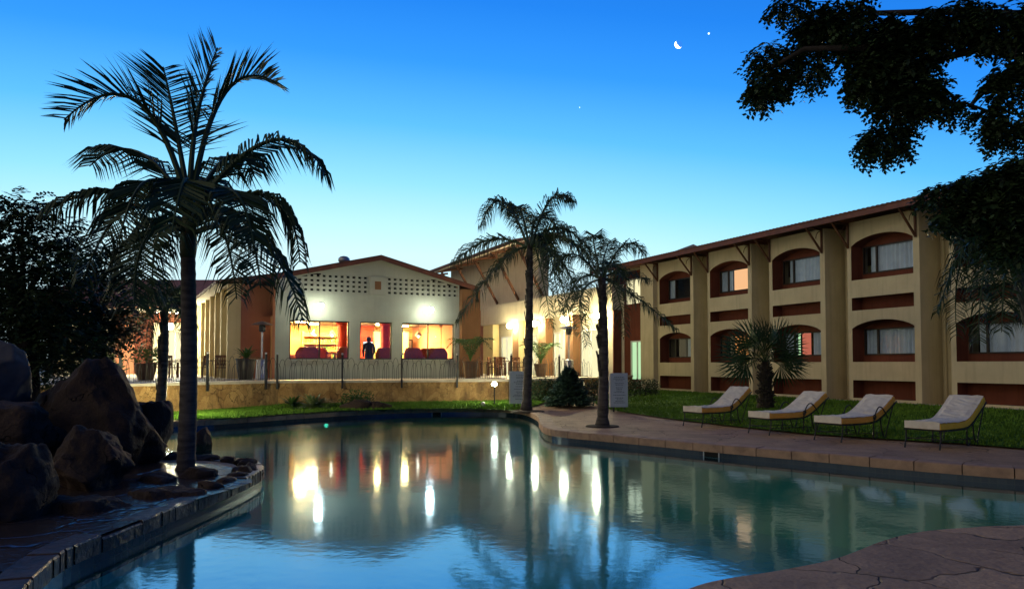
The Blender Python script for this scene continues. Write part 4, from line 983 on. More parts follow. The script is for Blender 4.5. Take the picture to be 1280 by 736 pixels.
queen(17.2, (753, 534), (752, 352), .22, [((742, 302), (746, 296), .8, .6), ((780, 306), (806, 318), .5, .9), ((796, 372), (846, 412), -.5, 1.0), ((718, 318), (692, 340), .4, .9), ((726, 372), (734, 432), -1.2, 1), ((724, 350), (702, 396), .8, 1), ((776, 340), (812, 352), 1.2, 1), ((770, 362), (782, 420), 1.0, 1), ((756, 318), (764, 300), 1.3, .7), ((766, 330), (790, 372), -1.4, 1), ],
      .13, 'stout queen palm with rough trunk growing out of the paving by the pool corner', ll=.52, pairs=84)
# ---- bent palm by the left terrace wall
queen(18.6, (199, 508), (206, 392), .25, [((182, 380), (163, 420), .2, 1), ((196, 366), (168, 384), .6, 1), ((226, 374), (246, 410), .3, 1), ((214, 372), (228, 398), -.6, 1), ((190, 392), (182, 436), -.5, 1), ((222, 388), (236, 432), .7, 1), ((204, 360), (196, 352), .6, .8), ((216, 362), (236, 366), .8, .9)],
      .13, 'short bent palm between the boulders and the lit left retaining wall', name='small_palm', ll=.62, pairs=60, mfr='frond')
# ---- fan palm on the right lawn
YF = 23.2; b0 = aty(957, 509, YF); b0.z = G(b0.x, b0.y) + .02
fp = thing('fan_palm', 'green fan palm with a thick shaggy trunk on the lawn behind the loungers', 'tree', tuple(b0))
ct = aty(956, 452, YF); c = MB(); pts = trunk_pts(b0, ct, (0, 0), 12); c.tube(pts, [.30, .26, .24, .23, .22, .21, .20, .19, .18, .17, .16, .14, .1], 12); c.build('trunk', M['bark'], fp, smooth=True)
c = MB()
for i in range(150):
    f = random.uniform(.05, 1); an = random.uniform(0, 6.28); d = Vector((math.cos(an), math.sin(an), 0)); p = b0.lerp(ct, f); q = p + d * (.26 - .10 * f) * .85
    c.bar(q, q + d * random.uniform(.06, .13) + Vector((0, 0, random.uniform(.05, .16))), .06, .025)
c.build('leaf_base', M['boot'], fp)
def fan(mb, p0, p1, R_, n=26, spread=2.3, droop=.25, wd=.04):
    """stalk from p0 to p1, then a pleated fan of radius R_"""
    d = (p1 - p0).normalized(); mb.tube(qbez(p0, (p0 + p1) / 2 + Vector((0, 0, .08)), p1, 6), .014, 5)
    sd = d.cross(Vector((0, 0, 1)))
    if sd.length < .1: sd = Vector((1, 0, 0))
    sd.normalize(); nu = sd.cross(d); ro = random.uniform(.2, 1.3) * random.choice((-1, 1)); sd, nu = (sd * math.cos(ro) + nu * math.sin(ro)).normalized(), (nu * math.cos(ro) - sd * math.sin(ro)).normalized()
    for i in range(n):
        a = (i / (n - 1) - .5) * spread; di = d * math.cos(a) + sd * math.sin(a); l = R_ * (.72 + .28 * math.cos(a * .8)) * random.uniform(.92, 1.05)
        pe = di.cross(nu).normalized() * wd; up_ = nu * (.03 * (1 if i % 2 else -1))
        e1 = p1 + di * l * .6 + up_; e2 = p1 + di * l + Vector((0, 0, -droop * l * random.uniform(.5, 1.2)))
        mb.quad(p1, e1 - pe, e2, e1 + pe)
for tip, dy, rr_ in (((955, 402), .1, 1.0), ((925, 405), .5, .95), ((985, 408), .5, .95), ((905, 428), .2, .95), ((1004, 425), .2, .95), ((900, 452), -.3, .8), ((1008, 455), -.2, .8), ((906, 468), .3, .7), ((1000, 470), .3, .7), ((938, 415), -1.0, .9), ((972, 418), -1.0, .9), ((930, 455), -1.3, .8), ((978, 456), -1.2, .8), ((940, 420), 1.3, .9), ((968, 415), 1.4, .9), ((918, 440), 1.2, .9), ((992, 440), 1.2, .9), ((955, 430), -1.5, .85)):
    e = aty(*tip, YF + dy); s_ = ct + (e - ct) * .44 + Vector((0, 0, .08)); c = MB(); fan(c, ct, s_, max(.75, (e - s_).length * 1.35), n=26, spread=3.3, wd=.028, droop=.10); c.build('frond', M['fan'], fp)
# ---- overhanging tree, top right
tr = thing('overhanging_tree', 'dark feathery tree whose boughs hang into the sky at the upper right', 'tree', (10.2, 8.6, .2))
TB = Vector((10.2, 8.6, .15)); c = MB(); c.tube([TB, TB + Vector((-.1, 0, 1.5)), TB + Vector((-.3, .1, 3.2)), TB + Vector((-.6, .2, 5.2))], [.34, .27, .24, .19], 12); c.build('trunk', M['bark'], tr, smooth=True)
cl = [((962, 72), 30, 30, 8.6, 60), ((958, 108), 26, 20, 8.5, 44), ((1010, 80), 26, 34, 8.4, 60), ((1024, 34), 34, 26, 8.3, 60), ((1050, 10), 40, 18, 8.2, 60), ((985, 6), 30, 10, 8.3, 30), ((1084, 44), 46, 38, 8.0, 120), ((1092, 92), 34, 36, 8.0, 90), ((1136, 60), 44, 50, 7.8, 130), ((1126, 122), 40, 34, 7.9, 100), ((1106, 172), 36, 30, 8.0, 90), ((1150, 112), 26, 30, 7.8, 50),
      ((1190, 22), 54, 26, 7.6, 110), ((1250, 30), 46, 36, 7.5, 90), ((1176, 128), 26, 12, 7.8, 24), ((1266, 96), 26, 40, 7.4, 60), ((1262, 158), 26, 32, 7.4, 60), ((1236, 140), 18, 12, 7.6, 20), ((1266, 214), 28, 26, 7.4, 60), ((1222, 226), 32, 16, 7.6, 44), ((1178, 236), 28, 12, 7.8, 30), ((1250, 256), 44, 28, 7.5, 90), ((1204, 264), 32, 20, 7.7, 60), ((1262, 300), 30, 30, 7.5, 60), ((1300, 290), 26, 40, 7.5, 50), ((1320, 60), 50, 120, 7.6, 140), ((1320, 200), 40, 70, 7.6, 90)]
hub = TB + Vector((-.5, .2, 4.6))
cr_ = MB(); lm = MB()
for (u, v), ru, rv, Y, n_ in cl:
    p = aty(u, v, Y); k_ = Y / F
    sprigcloud(cr_, p, (ru * k_ * .76, .12 + ru * k_ * .45, rv * k_ * .70), int(n_ * 2.5), .19, random.uniform(.07, .105), -.8)
    near_ = min((q for q in cl if q[0][0] > u + 8), key=lambda q: abs(q[0][0] - u) + abs(q[0][1] - v), default=None)
    if near_:
        p2 = aty(*near_[0], near_[3]); lm.tube([p2, p2.lerp(p, .5) + Vector((0, 0, .05)), p], [.016, .012, .006], 6)
    for q in range(5):
        e = p + Vector((random.uniform(-1, 1) * ru * k_, random.uniform(-.3, .3), random.uniform(-1, .6) * rv * k_)); lm.tube([p, p.lerp(e, .5) + Vector((0, 0, .03)), e], [.008, .006, .003], 5)
for tips in ([(1180, 40), (1080, 60), (1005, 62), (966, 84)], [(1230, 60), (1150, 80), (1112, 168)], [(1290, 80), (1240, 100), (1215, 130)], [(1300, 200), (1262, 215), (1180, 235)], [(1310, 20), (1180, 15), (1040, 18)], [(1300, 250), (1250, 265), (1200, 268)]):
    pts = [hub] + [aty(u, v, 7.6 + .25 * i) for i, (u, v) in enumerate(tips)]; m_ = len(pts); lm.tube(pts, [.055 * (1 - i / m_) + .010 for i in range(m_)], 7)
lm.build('limb', M['bark'], tr, smooth=True); cr_.build('crown', M['leaf'], tr)
# ---- dark palm under the tree at the right edge
queen(11.0, (1330, 560), (1262, 300), .25, [((1212, 300), (1172, 392), .2, 1.0), ((1205, 318), (1196, 420), .8, 1.0), ((1235, 318), (1222, 430), -.4, 1.0), ((1236, 278), (1190, 300), .9, 1.0), ((1300, 320), (1330, 420), .3, 1), ((1256, 340), (1252, 415), -.8, 1), ((1280, 300), (1300, 400), -.9, 1), ((1220, 330), (1238, 400), 1.4, 1), ((1240, 345), (1285, 405), .9, 1), ((1290, 340), (1276, 402), 1.2, 1)], .16,
      'dark palm at the right edge, its fronds drooping before the hotel wing', ll=.52, pairs=76, boots=False, mfr='frond')
# ---- dark tree mass at the left
def broadleaf(base_px, Y, clusters, label, name, size, n_k, m_leaf='leaf', tr_r=.16, cat='tree', sprigs=True):
    b0 = aty(*base_px, Y); b0.z = .2; t = thing(name, label, cat, tuple(b0)); c = MB(); lm = MB()
    cx = sum(q[0][0] for q in clusters) / len(clusters); cy = min(q[0][1] for q in clusters)
    hb = aty(cx, (cy + base_px[1]) / 2, Y); lm.tube([b0, b0.lerp(hb, .5) + Vector((.05, 0, 0)), hb], [tr_r * 1.2, tr_r, tr_r * .8], 9)
    for (u, v), ru, rv, dy, n_ in clusters:
        p = aty(u, v, Y + dy); k_ = (Y + dy) / F
        if sprigs: sprigcloud(c, p, (ru * k_, ru * k_ * .8, rv * k_), int(n_ * n_k), size * 2.6, size, -.1)
        else: leafcloud(c, p, (ru * k_, ru * k_ * .8, rv * k_), int(n_ * n_k), size)
        lm.tube([hb, hb.lerp(p, .6) + Vector((0, 0, -.1)), p], [tr_r * .45, tr_r * .25, .015], 6)
    lm.build('trunk', M['bark'], t, smooth=True); c.build('crown', M[m_leaf], t); return t
broadleaf((40, 500), 13.5, [((28, 262), 26, 22, 0, 50), ((15, 310), 50, 50, .4, 120), ((62, 300), 38, 40, 0, 100), ((40, 350), 60, 50, -.4, 150), ((-10, 360), 50, 80, 0, 120), ((20, 410), 60, 40, .3, 120), ((80, 362), 36, 40, .5, 90), ((70, 420), 50, 36, 0, 110), ((-30, 290), 40, 60, 0, 80), ((10, 440), 70, 50, .5, 130), ((60, 455), 50, 30, .3, 90), ((-20, 400), 60, 60, .8, 120), ((50, 395), 50, 40, .9, 110)], 'near black broadleaf tree at the left edge behind the boulders', 'broadleaf_tree', .13, 1.9)
broadleaf((120, 480), 15.5, [((106, 318), 36, 36, 0, 90), ((140, 350), 28, 40, .2, 80), ((112, 370), 44, 40, -.3, 110), ((96, 410), 44, 30, 0, 90), ((150, 330), 22, 26, .5, 40), ((140, 392), 26, 14, .4, 40), ((80, 440), 40, 30, -.5, 70), ((132, 420), 22, 16, -.6, 50), ((148, 404), 16, 14, -.5, 36), ((116, 436), 20, 16, -.7, 40)], 'dark bushy tree between the king palm and the left edge tree', 'broadleaf_tree', .125, 1.9)
broadleaf((118, 478), 19, [((112, 442), 20, 26, 0, 60), ((130, 455), 14, 20, .2, 40), ((96, 456), 18, 22, -.2, 50), ((125, 425), 12, 12, 0, 24)], 'leafy green shrub catching the terrace light above the big boulder', 'garden_shrub', .12, 2.5, 'leaf_b', .04, 'shrub', False)
# banana-like plant and fan-leaved plants
def strap_plant(p, n, ln, wd, m, label, name, cat='plant', arch_=.9, parent=None):
    p = Vector(p); c = MB()
    for i in range(n):
        an = random.uniform(0, 6.28); d = Vector((math.cos(an), math.sin(an), 0)); e = random.uniform(.25, 1.3); l = ln * random.uniform(.7, 1.1)
        pts = [p + d * l * t * math.cos(e) * (1 if t < .5 else 1.1) + Vector((0, 0, l * (t * math.sin(e) - arch_ * .45 * t * t))) for t in (0, .25, .5, .75, 1)]
        sd = Vector((-d.y, d.x, 0)); ws = [wd * .5, wd * .9, wd, wd * .7, .004]
        for k_ in range(4): c.quad(pts[k_] - sd * ws[k_] / 2, pts[k_] + sd * ws[k_] / 2, pts[k_ + 1] + sd * ws[k_ + 1] / 2, pts[k_ + 1] - sd * ws[k_ + 1] / 2)
    if parent: return c.build(name, M[m], parent)
    o = c.build(name, M[m], None, org=tuple(p)); tag(o, label, cat); return o
p = aty(140, 470, 25); p.z = FL; strap_plant(p, 26, 1.4, .16, 'leaf_b', 'broad leaved green plant on the terrace left of the potted bush', 'terrace_plant')
def pot(p, r0, h, label, m_pot, foliage):
    t = thing('potted_plant', label, 'plant', tuple(p)); c = MB(); c.lathe(p, [(r0 * .7, 0), (r0 * .95, h * .55), (r0, h * .92), (r0 * 1.1, h * .93), (r0 * 1.1, h), (r0 * .85, h), (r0 * .8, h * .9)], 20); c.build('pot', M[m_pot], t, smooth=False)
    q = Vector(p) + Vector((0, 0, h)); c = MB()
    if foliage == 'bush': leafcloud(c, q + Vector((0, 0, .25)), (r0 * 1.5, r0 * 1.5, .36), 420, .13); c.build('foliage', M['leaf_b'], t)
    elif foliage == 'strap': strap_plant(q, 60, .95, .05, 'leaf_b', None, 'foliage', parent=t)
    else:
        for i in range(12):
            an = i * 2.4; d = Vector((math.cos(an), math.sin(an), 0)); frond(c, q, q + d * .45 + Vector((0, 0, .8)), q + d * 1.0 + Vector((0, 0, random.uniform(.4, 1.1))), 18, .3, .03, hang=.5)
        c.build('foliage', M['leaf_b'], t)
    return t
for u, Y, r0, h, lab, mp, fo in ((182, 26.2, .36, .62, 'bushy green plant in a square shouldered clay pot by the bent palm', 'pot', 'bush'), (307, 26.6, .34, .78, 'arching green plant in a tall dark pot left of the steel heater', 'pot_dark', 'strap'), (676, 33.5, .3, .6, 'tall potted palm between two entrance piers', 'pot', 'palm'), (588, 29.0, .3, .7, 'thin potted palm in front of the brown corner pier', 'pot', 'palm')):
    p = aty(u, 470, Y); p.z = FL + .002; pot(p, r0, h, lab, mp, fo)
# wall foot planting
p = aty(392, 508, 23.3); p.z = .27; strap_plant(p, 90, .95, .07, 'leaf_v', 'pale striped strap leaved clump against the retaining wall', 'border_plant')
p = aty(366, 508, 23.4); p.z = .27; strap_plant(p, 60, .85, .07, 'leaf_b', 'dark strap leaved clump left of the pale striped one', 'border_plant')
p = aty(447, 508, 23.8); c = MB(); leafcloud(c, (p.x, p.y, .52), (.55, .4, .35), 900, .09); o = c.build('border_shrub', M['leaf_b'], None, org=(p.x, p.y, .27)); tag(o, 'small soft green shrub against the retaining wall below the middle window', 'shrub')
def hedge(u0, u1, Y, z0, z1, label, n):
    a, b = aty(u0, 480, Y), aty(u1, 480, Y + .6); c = MB()
    for i in range(n):
        p = a.lerp(b, random.random()); p.z = random.uniform(z0, z1); p.y += random.uniform(-.35, .35); leafcloud(c, p, (.12, .1, .12), 3, .085)
    s_ = MB()
    for i in range(7): q = a.lerp(b, (i + .5) / 7); s_.tube([(q.x, q.y, z0 - .12), (q.x + .05, q.y, (z0 + z1) / 2)], [.02, .012], 5)
    t = thing('clipped_hedge', label, 'hedge', (a.x, a.y, z0 - .1)); c.build('foliage', M['leaf'], t); s_.build('stem', M['bark'], t)
hedge(664, 702, 25.6, .42, 1.1, 'dark clipped hedge right of the slender palm below the entrance terrace', 900)
hedge(722, 775, 25.0, .42, 1.08, 'dark clipped hedge behind the trunk of the stout palm', 900)
hedge(776, 822, 27.4, .5, 1.05, 'low dark hedge at the foot of the red link bay', 700)
# conifer shrub
b0 = aty(711, 497, 24.3); b0.z = .42; t = thing('conifer_shrub', 'dark spreading juniper shrub in front of the entrance railing', 'shrub', tuple(b0)); c = MB()
for i in range(360):
    f = random.random(); an = random.uniform(0, 6.28); d = Vector((math.cos(an), math.sin(an), 0)); z = -.12 + 1.0 * f ** 1.3; r_ = .66 * (1 - f) + .06
    p = b0 + Vector((0, 0, z)); q = p + d * r_ * random.uniform(.7, 1.1) + Vector((0, 0, random.uniform(.02, .22)))
    for j in range(5): m2 = p.lerp(q, .35 + .15 * j); sprig(c, m2, (q - p) + Vector((0, 0, .1)), .26, .15, 3)
c.build('foliage', M['juniper'], t); c = MB(); c.tube([b0 - Vector((0, 0, .1)), b0 + Vector((0, 0, .85))], [.05, .02], 6); c.build('stem', M['bark'], t)
# ================================================================== signs, garden lamps
def sign(u, Y, w_, z0, z1, label, rz, seed):
    p = aty(u, 500, Y); g = G(p.x, p.y) + .02; t = thing('pool_sign', label, 'sign', (p.x, p.y, g), rz=rz); o = Vector((p.x, p.y, g)); rnd = random.Random(seed)
    c = MB(); c.box(o.x - w_ / 2, o.x + w_ / 2, o.y - .03, o.y + .03, o.z + z0, o.z + z1); b = bev(c.build('board', M['board'], t), .008)
    e = MB(); e.box(o.x - w_ / 2 - .045, o.x - w_ / 2 - .003, o.y - .032, o.y + .032, o.z + z0, o.z + z1); e.build('lit_edge', M['board_lit_edge'], b)  # pale strip paints the light caught on the board's left thickness
    for x in (-w_ * .32, w_ * .32): c = MB(); c.bar((o.x + x, o.y + .005, o.z - .05), (o.x + x, o.y + .005, o.z + z0 - .002), .04); c.build('post', M['iron'], t)
    c = MB(); z = o.z + z1 - .14
    while z > o.z + z0 + .1:
        l = w_ * rnd.uniform(.3, .78); x = o.x - l / 2
        while x < o.x + l / 2:
            q = rnd.uniform(.02, .05); c.box(x, min(x + q, o.x + l / 2), o.y - .034, o.y - .0305, z, z + .018); x += q + .014
        z -= rnd.choice((.05, .05, .085))
    c.build('lettering', M['ink'], b)
sign(650, 23.6, .62, .14, 1.20, 'grey notice board half hidden by the slender palm trunk', 0, 3)
sign(774, 22.6, .54, .12, 1.18, 'grey notice board with a bright left edge on the right lawn', .05, 5)
def garden_lamp(p, label, r=.085, h=.62, m='e_gard'):
    p = Vector(p); t = thing('garden_lamp', label, 'lamp', tuple(p), group='spike lamps on the left lawn'); c = MB(); c.tube([p - Vector((0, 0, .1)), p + Vector((0, 0, h))], .022, 8); c.build('stake', M['iron'], t)
    c = MB(); c.ball(p + Vector((0, 0, h + r)), r, 8); c.build('globe', M[m], t, smooth=True); c = MB(); c.lathe(p + Vector((0, 0, h - .03)), [(.05, 0), (.07, .05)], 10); c.build('collar', M['iron'], t)
p = aty(618, 508, 24.4); p.z = G(p.x, p.y) + .03; garden_lamp(p, 'glowing globe lamp on a stake in front of the ochre wall')
p = aty(231, 520, 19.6); p.z = G(p.x, p.y) + .03; garden_lamp(p, 'globe lamp hidden behind the thick palm trunk on the left lawn', .1, m='e_gard2')
p = aty(604, 508, 24.0); p.z = G(p.x, p.y) + .03; c = MB(); c.lathe(p, [(.06, 0), (.07, .1), (.055, .13), (.02, .15)], 10); o = c.build('ground_spotlight', M['vent'], None, org=tuple(p)); tag(o, 'tiny pale spotlight in the grass beside the garden lamp', 'lamp')
p = atz(408, 529, 0); p.z = -.06; t = thing('underwater_lamp', 'small green underwater pool lamp at the far pool wall', 'lamp', tuple(p)); c = MB(); c.ball(p, .06, 6); c.build('lens', M['e_pool'], t); c = MB(); c.lathe(p + Vector((0, .05, -.02)), [(.1, 0), (.1, .03)], 12); c.build('rim', M['steel'], t)
# skimmer mouths
for u, v, lab in ((546, 519, 'dark skimmer mouth in the far pool wall'), (896, 569, 'dark skimmer mouth in the pool wall below the loungers')):
    q = Vector(min(fine, key=lambda f: (Vector(f) - Vector(atz(u, v, 0)[:2])).length)); k_ = [tuple(f) for f in fine].index(tuple(q)); tg = (Vector(fine[(k_ + 2) % len(fine)]) - Vector(fine[k_ - 2])).normalized(); nn = Vector((-tg.y, tg.x)); nn = nn if inside(tuple(q + nn * .3), pool) else -nn
    P = lambda s_, d_, z: (q.x + tg.x * s_ + nn.x * d_, q.y + tg.y * s_ + nn.y * d_, z)
    c = MB(); w_ = .17
    for (s0, s1, z0, z1) in ((-w_, w_, .105, .125), (-w_, w_, -.03, -.01), (-w_, -w_ + .025, -.01, .105), (w_ - .025, w_, -.01, .105)): c.quad(P(s0, .012, z0), P(s1, .012, z0), P(s1, .012, z1), P(s0, .012, z1))
    t = thing('pool_skimmer', lab, 'skimmer', (q.x, q.y, 0)); c.build('frame', M['vent'], t); c = MB(); c.quad(P(-w_ + .02, .006, -.012), P(w_ - .02, .006, -.012), P(w_ - .02, .006, .107), P(-w_ + .02, .006, .107)); c.build('mouth', M['dark'], t)
# ================================================================== sun loungers
def lounger(kind, lift=0):
    t = thing('sun_lounger', 'lounger', 'sun lounger', (0, 0, 0)); W_ = .31
    prof = [(0, .345), (.3, .34), (.7, .34), (.98, .36), (1.16, .42 + lift * .2), (1.36, .53 + lift * .5), (1.56, .66 + lift * .8), (1.72, .77 + lift)]
    mid = catmull(prof, 5)
    th = .12
    def off(k_, d):
        a, b = Vector(mid[max(k_ - 1, 0)]), Vector(mid[min(k_ + 1, len(mid) - 1)]); tg = (b - a).normalized(); return Vector(mid[k_]) + Vector((-tg.y, tg.x)) * d
    def slab(d0, d1, w0, k0, k1, wob=0):
        c = MB(); n_ = k1 - k0 + 1; ny = 7
        for k_ in range(k0, k1 + 1):
            for iy in range(ny):
                y = -w0 + 2 * w0 * iy / (ny - 1); dd = d1 - (.018 if iy in (0, ny - 1) else 0) + (random.uniform(-wob, wob)); lo = off(k_, d0); hi = off(k_, dd)
                c.v.append((lo.x, y, lo.y)); c.v.append((hi.x, y, hi.y))
        id_ = lambda k_, iy, s_: (k_ * ny + iy) * 2 + s_
        for k_ in range(n_ - 1):
            for iy in range(ny - 1):
                for s_ in (0, 1): c.f.append((id_(k_, iy, s_), id_(k_ + 1, iy, s_), id_(k_ + 1, iy + 1, s_), id_(k_, iy + 1, s_)))
            for iy in (0, ny - 1): c.f.append((id_(k_, iy, 0), id_(k_ + 1, iy, 0), id_(k_ + 1, iy, 1), id_(k_, iy, 1)))
        for iy in range(ny - 1):
            for k_ in (0, n_ - 1): c.f.append((id_(k_, iy, 0), id_(k_, iy + 1, 0), id_(k_, iy + 1, 1), id_(k_, iy, 1)))
        return c
    m_ = len(mid) - 1
    bev(slab(0, th, W_, 0, m_, .005).build('cushion', M['cushion_y'] if kind == 'plain' else M['cushion'], t), .015)
    cv = slab(th + .002, th + .014, W_ - .012, 0, m_, .010)
    # cover folds down over the foot end
    e0 = off(0, th + .014); n0 = len(cv.v); cv.box(-.013, -.002, -W_ + .012, W_ - .012, .35, e0.y - .001); cv.build('towel_cover', M['towel'], t, smooth=False)
    f = MB()
    for y in (-W_, W_):
        pr_ = [off(k_, -.02) for k_ in range(0, m_ + 1)]; f.tube([(p.x, y, p.y) for p in pr_], .013, 7)
    for k_ in range(0, m_ + 1, 3): p = off(k_, -.02); f.tube([(p.x, -W_, p.y), (p.x, W_, p.y)], .008, 6)
    f.tube([(.05, -W_ + .02, .17), (.05, W_ - .02, .17)], .008, 6); f.tube([(.06, -W_ + .02, .15), (1.22, -W_ + .02, .13)], .007, 6); f.tube([(.06, W_ - .02, .15), (1.22, W_ - .02, .13)], .007, 6)
    f.build('frame', M['iron'], t)
    for y in (-W_ + .015, W_ - .015):
        c = MB(); c.tube([(.04, y, .33), (.03, y, .17), (-.02, y, 0)], [.014, .013, .016], 7); c.build('leg', M['iron'], t)
        c = MB(); c.tube([(1.2, y, .44), (1.24, y, .2), (1.3, y, .06), (1.36, y, 0)], [.014, .013, .013, .016], 7); c.build('leg', M['iron'], t)
        c = MB(); c.tube([(.98, y, .33), (.98, y, .17), (1.0, y, .015)], .012, 7); c.tube([(1.02 + .075 * math.cos(q), y, .09 + .075 * math.sin(q)) for q in [i * .45 for i in range(15)]], .008, 6); c.build('scroll_leg', M['iron'], t)
        c = MB(); c.tube([(1.66, y, .70), (1.54, y, .46), (1.43, y, .22), (1.36, y, .02)], .011, 7); c.build('back_strut', M['iron'], t)
    if kind != 'plain':
        for sy in (-1, 1):
            y = sy * (W_ + .03); c = MB(); c.tube([(.93 + .46 * q, y, .36 + .26 * math.sin(math.pi * q ** .8) + .05 * q) for q in [i / 12 for i in range(13)]], .012, 7)
            c.tube([(.96 + .05 * math.cos(q) * (1 - i * .03), y, .44 + .06 * math.sin(q) * (1 - i * .03)) for i, q in [(i, i * .55) for i in range(14)]], .008, 6); c.tube([(.95, y, .38), (.95, sy * W_, .3)], .01, 6); c.build('armrest', M['iron'], t)
    return t

GR = 'sun loungers in a row beside the pool'
def place(o, u, v, phi, lab):
    p = atz(u, v, DECK); p.z = G(p.x, p.y); o.location = p; o.rotation_euler = (0, 0, R(90 - phi)); o['label'] = lab; o['group'] = GR
place(lounger('arm', .05), 866, 533, 58, 'amber lounger with armrest loops farthest from the camera, left of the fan palm trunk')
place(lounger('arm', .0), 949, 542.5, 64, 'amber lounger with armrest loops standing just right of the fan palm trunk')
place(lounger('arm', -.02), 1035, 551, 60, 'amber lounger with armrest loops next to the bright yellow lounger')
place(lounger('plain', .02), 1153, 560.5, 56, 'bright yellow lounger without armrest loops, nearest the camera')
# ================================================================== rocks and promontory
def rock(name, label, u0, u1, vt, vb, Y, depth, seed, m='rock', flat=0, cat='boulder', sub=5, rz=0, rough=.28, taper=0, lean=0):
    a, b = aty(u0, vb, Y), aty(u1, vb, Y); zt = aty((u0 + u1) / 2, vt, Y).z; zb = aty((u0 + u1) / 2, vb, Y).z - .12
    c = Vector(((a.x + b.x) / 2, Y, (zt + zb) / 2)); rx, rz_ = (b.x - a.x) / 2, (zt - zb) / 2
    bm = bmesh.new(); bmesh.ops.create_icosphere(bm, subdivisions=sub, radius=1); rnd = random.Random(seed)
    planes = [(Vector((rnd.gauss(0, 1), rnd.gauss(0, 1), rnd.gauss(0, .8))).normalized(), rnd.uniform(.62, .86)) for _ in range(16)]
    for v in bm.verts:
        p = v.co.copy()
        for n_, d_ in planes:
            e = p.dot(n_) - d_
            if e > 0: p -= n_ * e * .96
        if flat: p.z = min(p.z, flat + .1 * (p.z - flat)) if p.z > flat else p.z
        k_ = noise.noise(p * 1.4 + Vector((seed, 0, 0))) * rough * .8 + noise.noise(p * 3.7 + Vector((0, seed, 0))) * rough * .38 + noise.noise(p * 9 + Vector((0, 0, seed))) * rough * .2
        v.co = p * (1.12 + k_)
        q = (v.co.z + 1) / 2; v.co.x = v.co.x * (1 - taper * q) + lean * q; v.co.y *= 1 - max(0, taper) * .6 * q
    xm = (max(v.co.x for v in bm.verts) + min(v.co.x for v in bm.verts)) / 2
    for v in bm.verts: v.co.x -= xm
    xs = max(abs(v.co.x) for v in bm.verts); zs = max(v.co.z for v in bm.verts); zs2 = -min(v.co.z for v in bm.verts)
    for v in bm.verts: v.co = Vector((v.co.x / xs * rx, v.co.y * depth, v.co.z / (zs if v.co.z > 0 else zs2) * rz_))
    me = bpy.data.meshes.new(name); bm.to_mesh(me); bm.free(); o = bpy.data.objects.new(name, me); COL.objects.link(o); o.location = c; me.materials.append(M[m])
    me.polygons.foreach_set('use_smooth', [True] * len(me.polygons)); tag(o, label, cat); return o
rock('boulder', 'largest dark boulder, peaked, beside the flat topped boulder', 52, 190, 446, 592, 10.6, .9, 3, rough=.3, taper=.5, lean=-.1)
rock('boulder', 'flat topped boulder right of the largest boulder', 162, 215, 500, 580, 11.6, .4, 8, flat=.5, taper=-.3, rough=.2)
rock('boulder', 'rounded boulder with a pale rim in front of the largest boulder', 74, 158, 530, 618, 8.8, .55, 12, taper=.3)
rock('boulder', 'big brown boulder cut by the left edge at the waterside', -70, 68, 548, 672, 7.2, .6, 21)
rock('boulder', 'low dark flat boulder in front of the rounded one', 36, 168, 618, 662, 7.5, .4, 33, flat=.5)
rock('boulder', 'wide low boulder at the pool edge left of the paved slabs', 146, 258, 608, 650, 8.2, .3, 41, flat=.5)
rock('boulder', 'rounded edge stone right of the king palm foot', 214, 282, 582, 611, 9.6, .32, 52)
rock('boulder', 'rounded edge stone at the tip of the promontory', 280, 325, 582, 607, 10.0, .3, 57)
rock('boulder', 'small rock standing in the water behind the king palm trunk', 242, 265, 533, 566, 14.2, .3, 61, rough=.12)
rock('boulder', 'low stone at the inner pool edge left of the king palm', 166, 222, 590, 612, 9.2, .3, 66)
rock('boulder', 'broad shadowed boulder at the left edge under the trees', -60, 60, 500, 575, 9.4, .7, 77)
rock('boulder', 'pale grey rounded form standing in for mist at the left edge below the dark tree', -60, 37, 420, 520, 10.2, .5, 83, m='mist_grey', rough=.12)  # mist, built here as a solid rounded shape
rock('boulder', 'dark sloping boulder between the pale mist form and the largest boulder', 20, 110, 478, 600, 10.9, .6, 90)
rock('border_rock', 'small brown rock in the border below the middle window', 424, 466, 499, 510, 23.3, .3, 95, cat='rock', sub=3)
rock('border_rock', 'low brown rock at the right end of the wall planting', 455, 490, 501, 511, 23.4, .25, 97, cat='rock', sub=3)
tip_pts = [q for q in resample(pool, .43) if q[0] < -2.6 and 8.3 < q[1] < 12.3]
labs = ['first', 'second', 'third', 'fourth', 'fifth', 'sixth', 'seventh', 'eighth', 'ninth', 'tenth', 'eleventh', 'twelfth', 'thirteenth', 'fourteenth', 'fifteenth', 'sixteenth', 'seventeenth', 'eighteenth', 'nineteenth', 'twentieth']
tip_in = offset(pool, .16)
for i, q in enumerate(tip_pts):
    j = min(range(len(pool)), key=lambda k_: (pool[k_][0] - q[0]) ** 2 + (pool[k_][1] - q[1]) ** 2); x, y = tip_in[j]
    s_ = random.uniform(.13, .24); o = rock('edging_stone', 'small wet stone in the rim of the palm promontory', 0, 60, 400, 440, 10, .2, 200 + i, cat='stone', sub=3)
    bbx = max(v.co.x for v in o.data.vertices); bbz = max(v.co.z for v in o.data.vertices)
    o.location = (x, y, DECK - .01); o.scale = (s_ / bbx, s_ * .8 / .2, random.uniform(.07, .12) / bbz); o.rotation_euler = (0, 0, random.uniform(0, 6)); o['group'] = 'stones rimming the palm promontory'
# wet flagstones on the promontory
fl = px([(-160, 735), (20, 712), (90, 682), (150, 660), (225, 630), (288, 612), (316, 602), (302, 586), (262, 580), (200, 578), (120, 572), (-200, 580)], DECK)
fl = [tuple(p) for p in fl]
sheet('wet_paving', [fl], lambda x, y: DECK + .006 + .012 * noise.noise((x * 2, y * 2, 0)), M['wetslab'], .25)
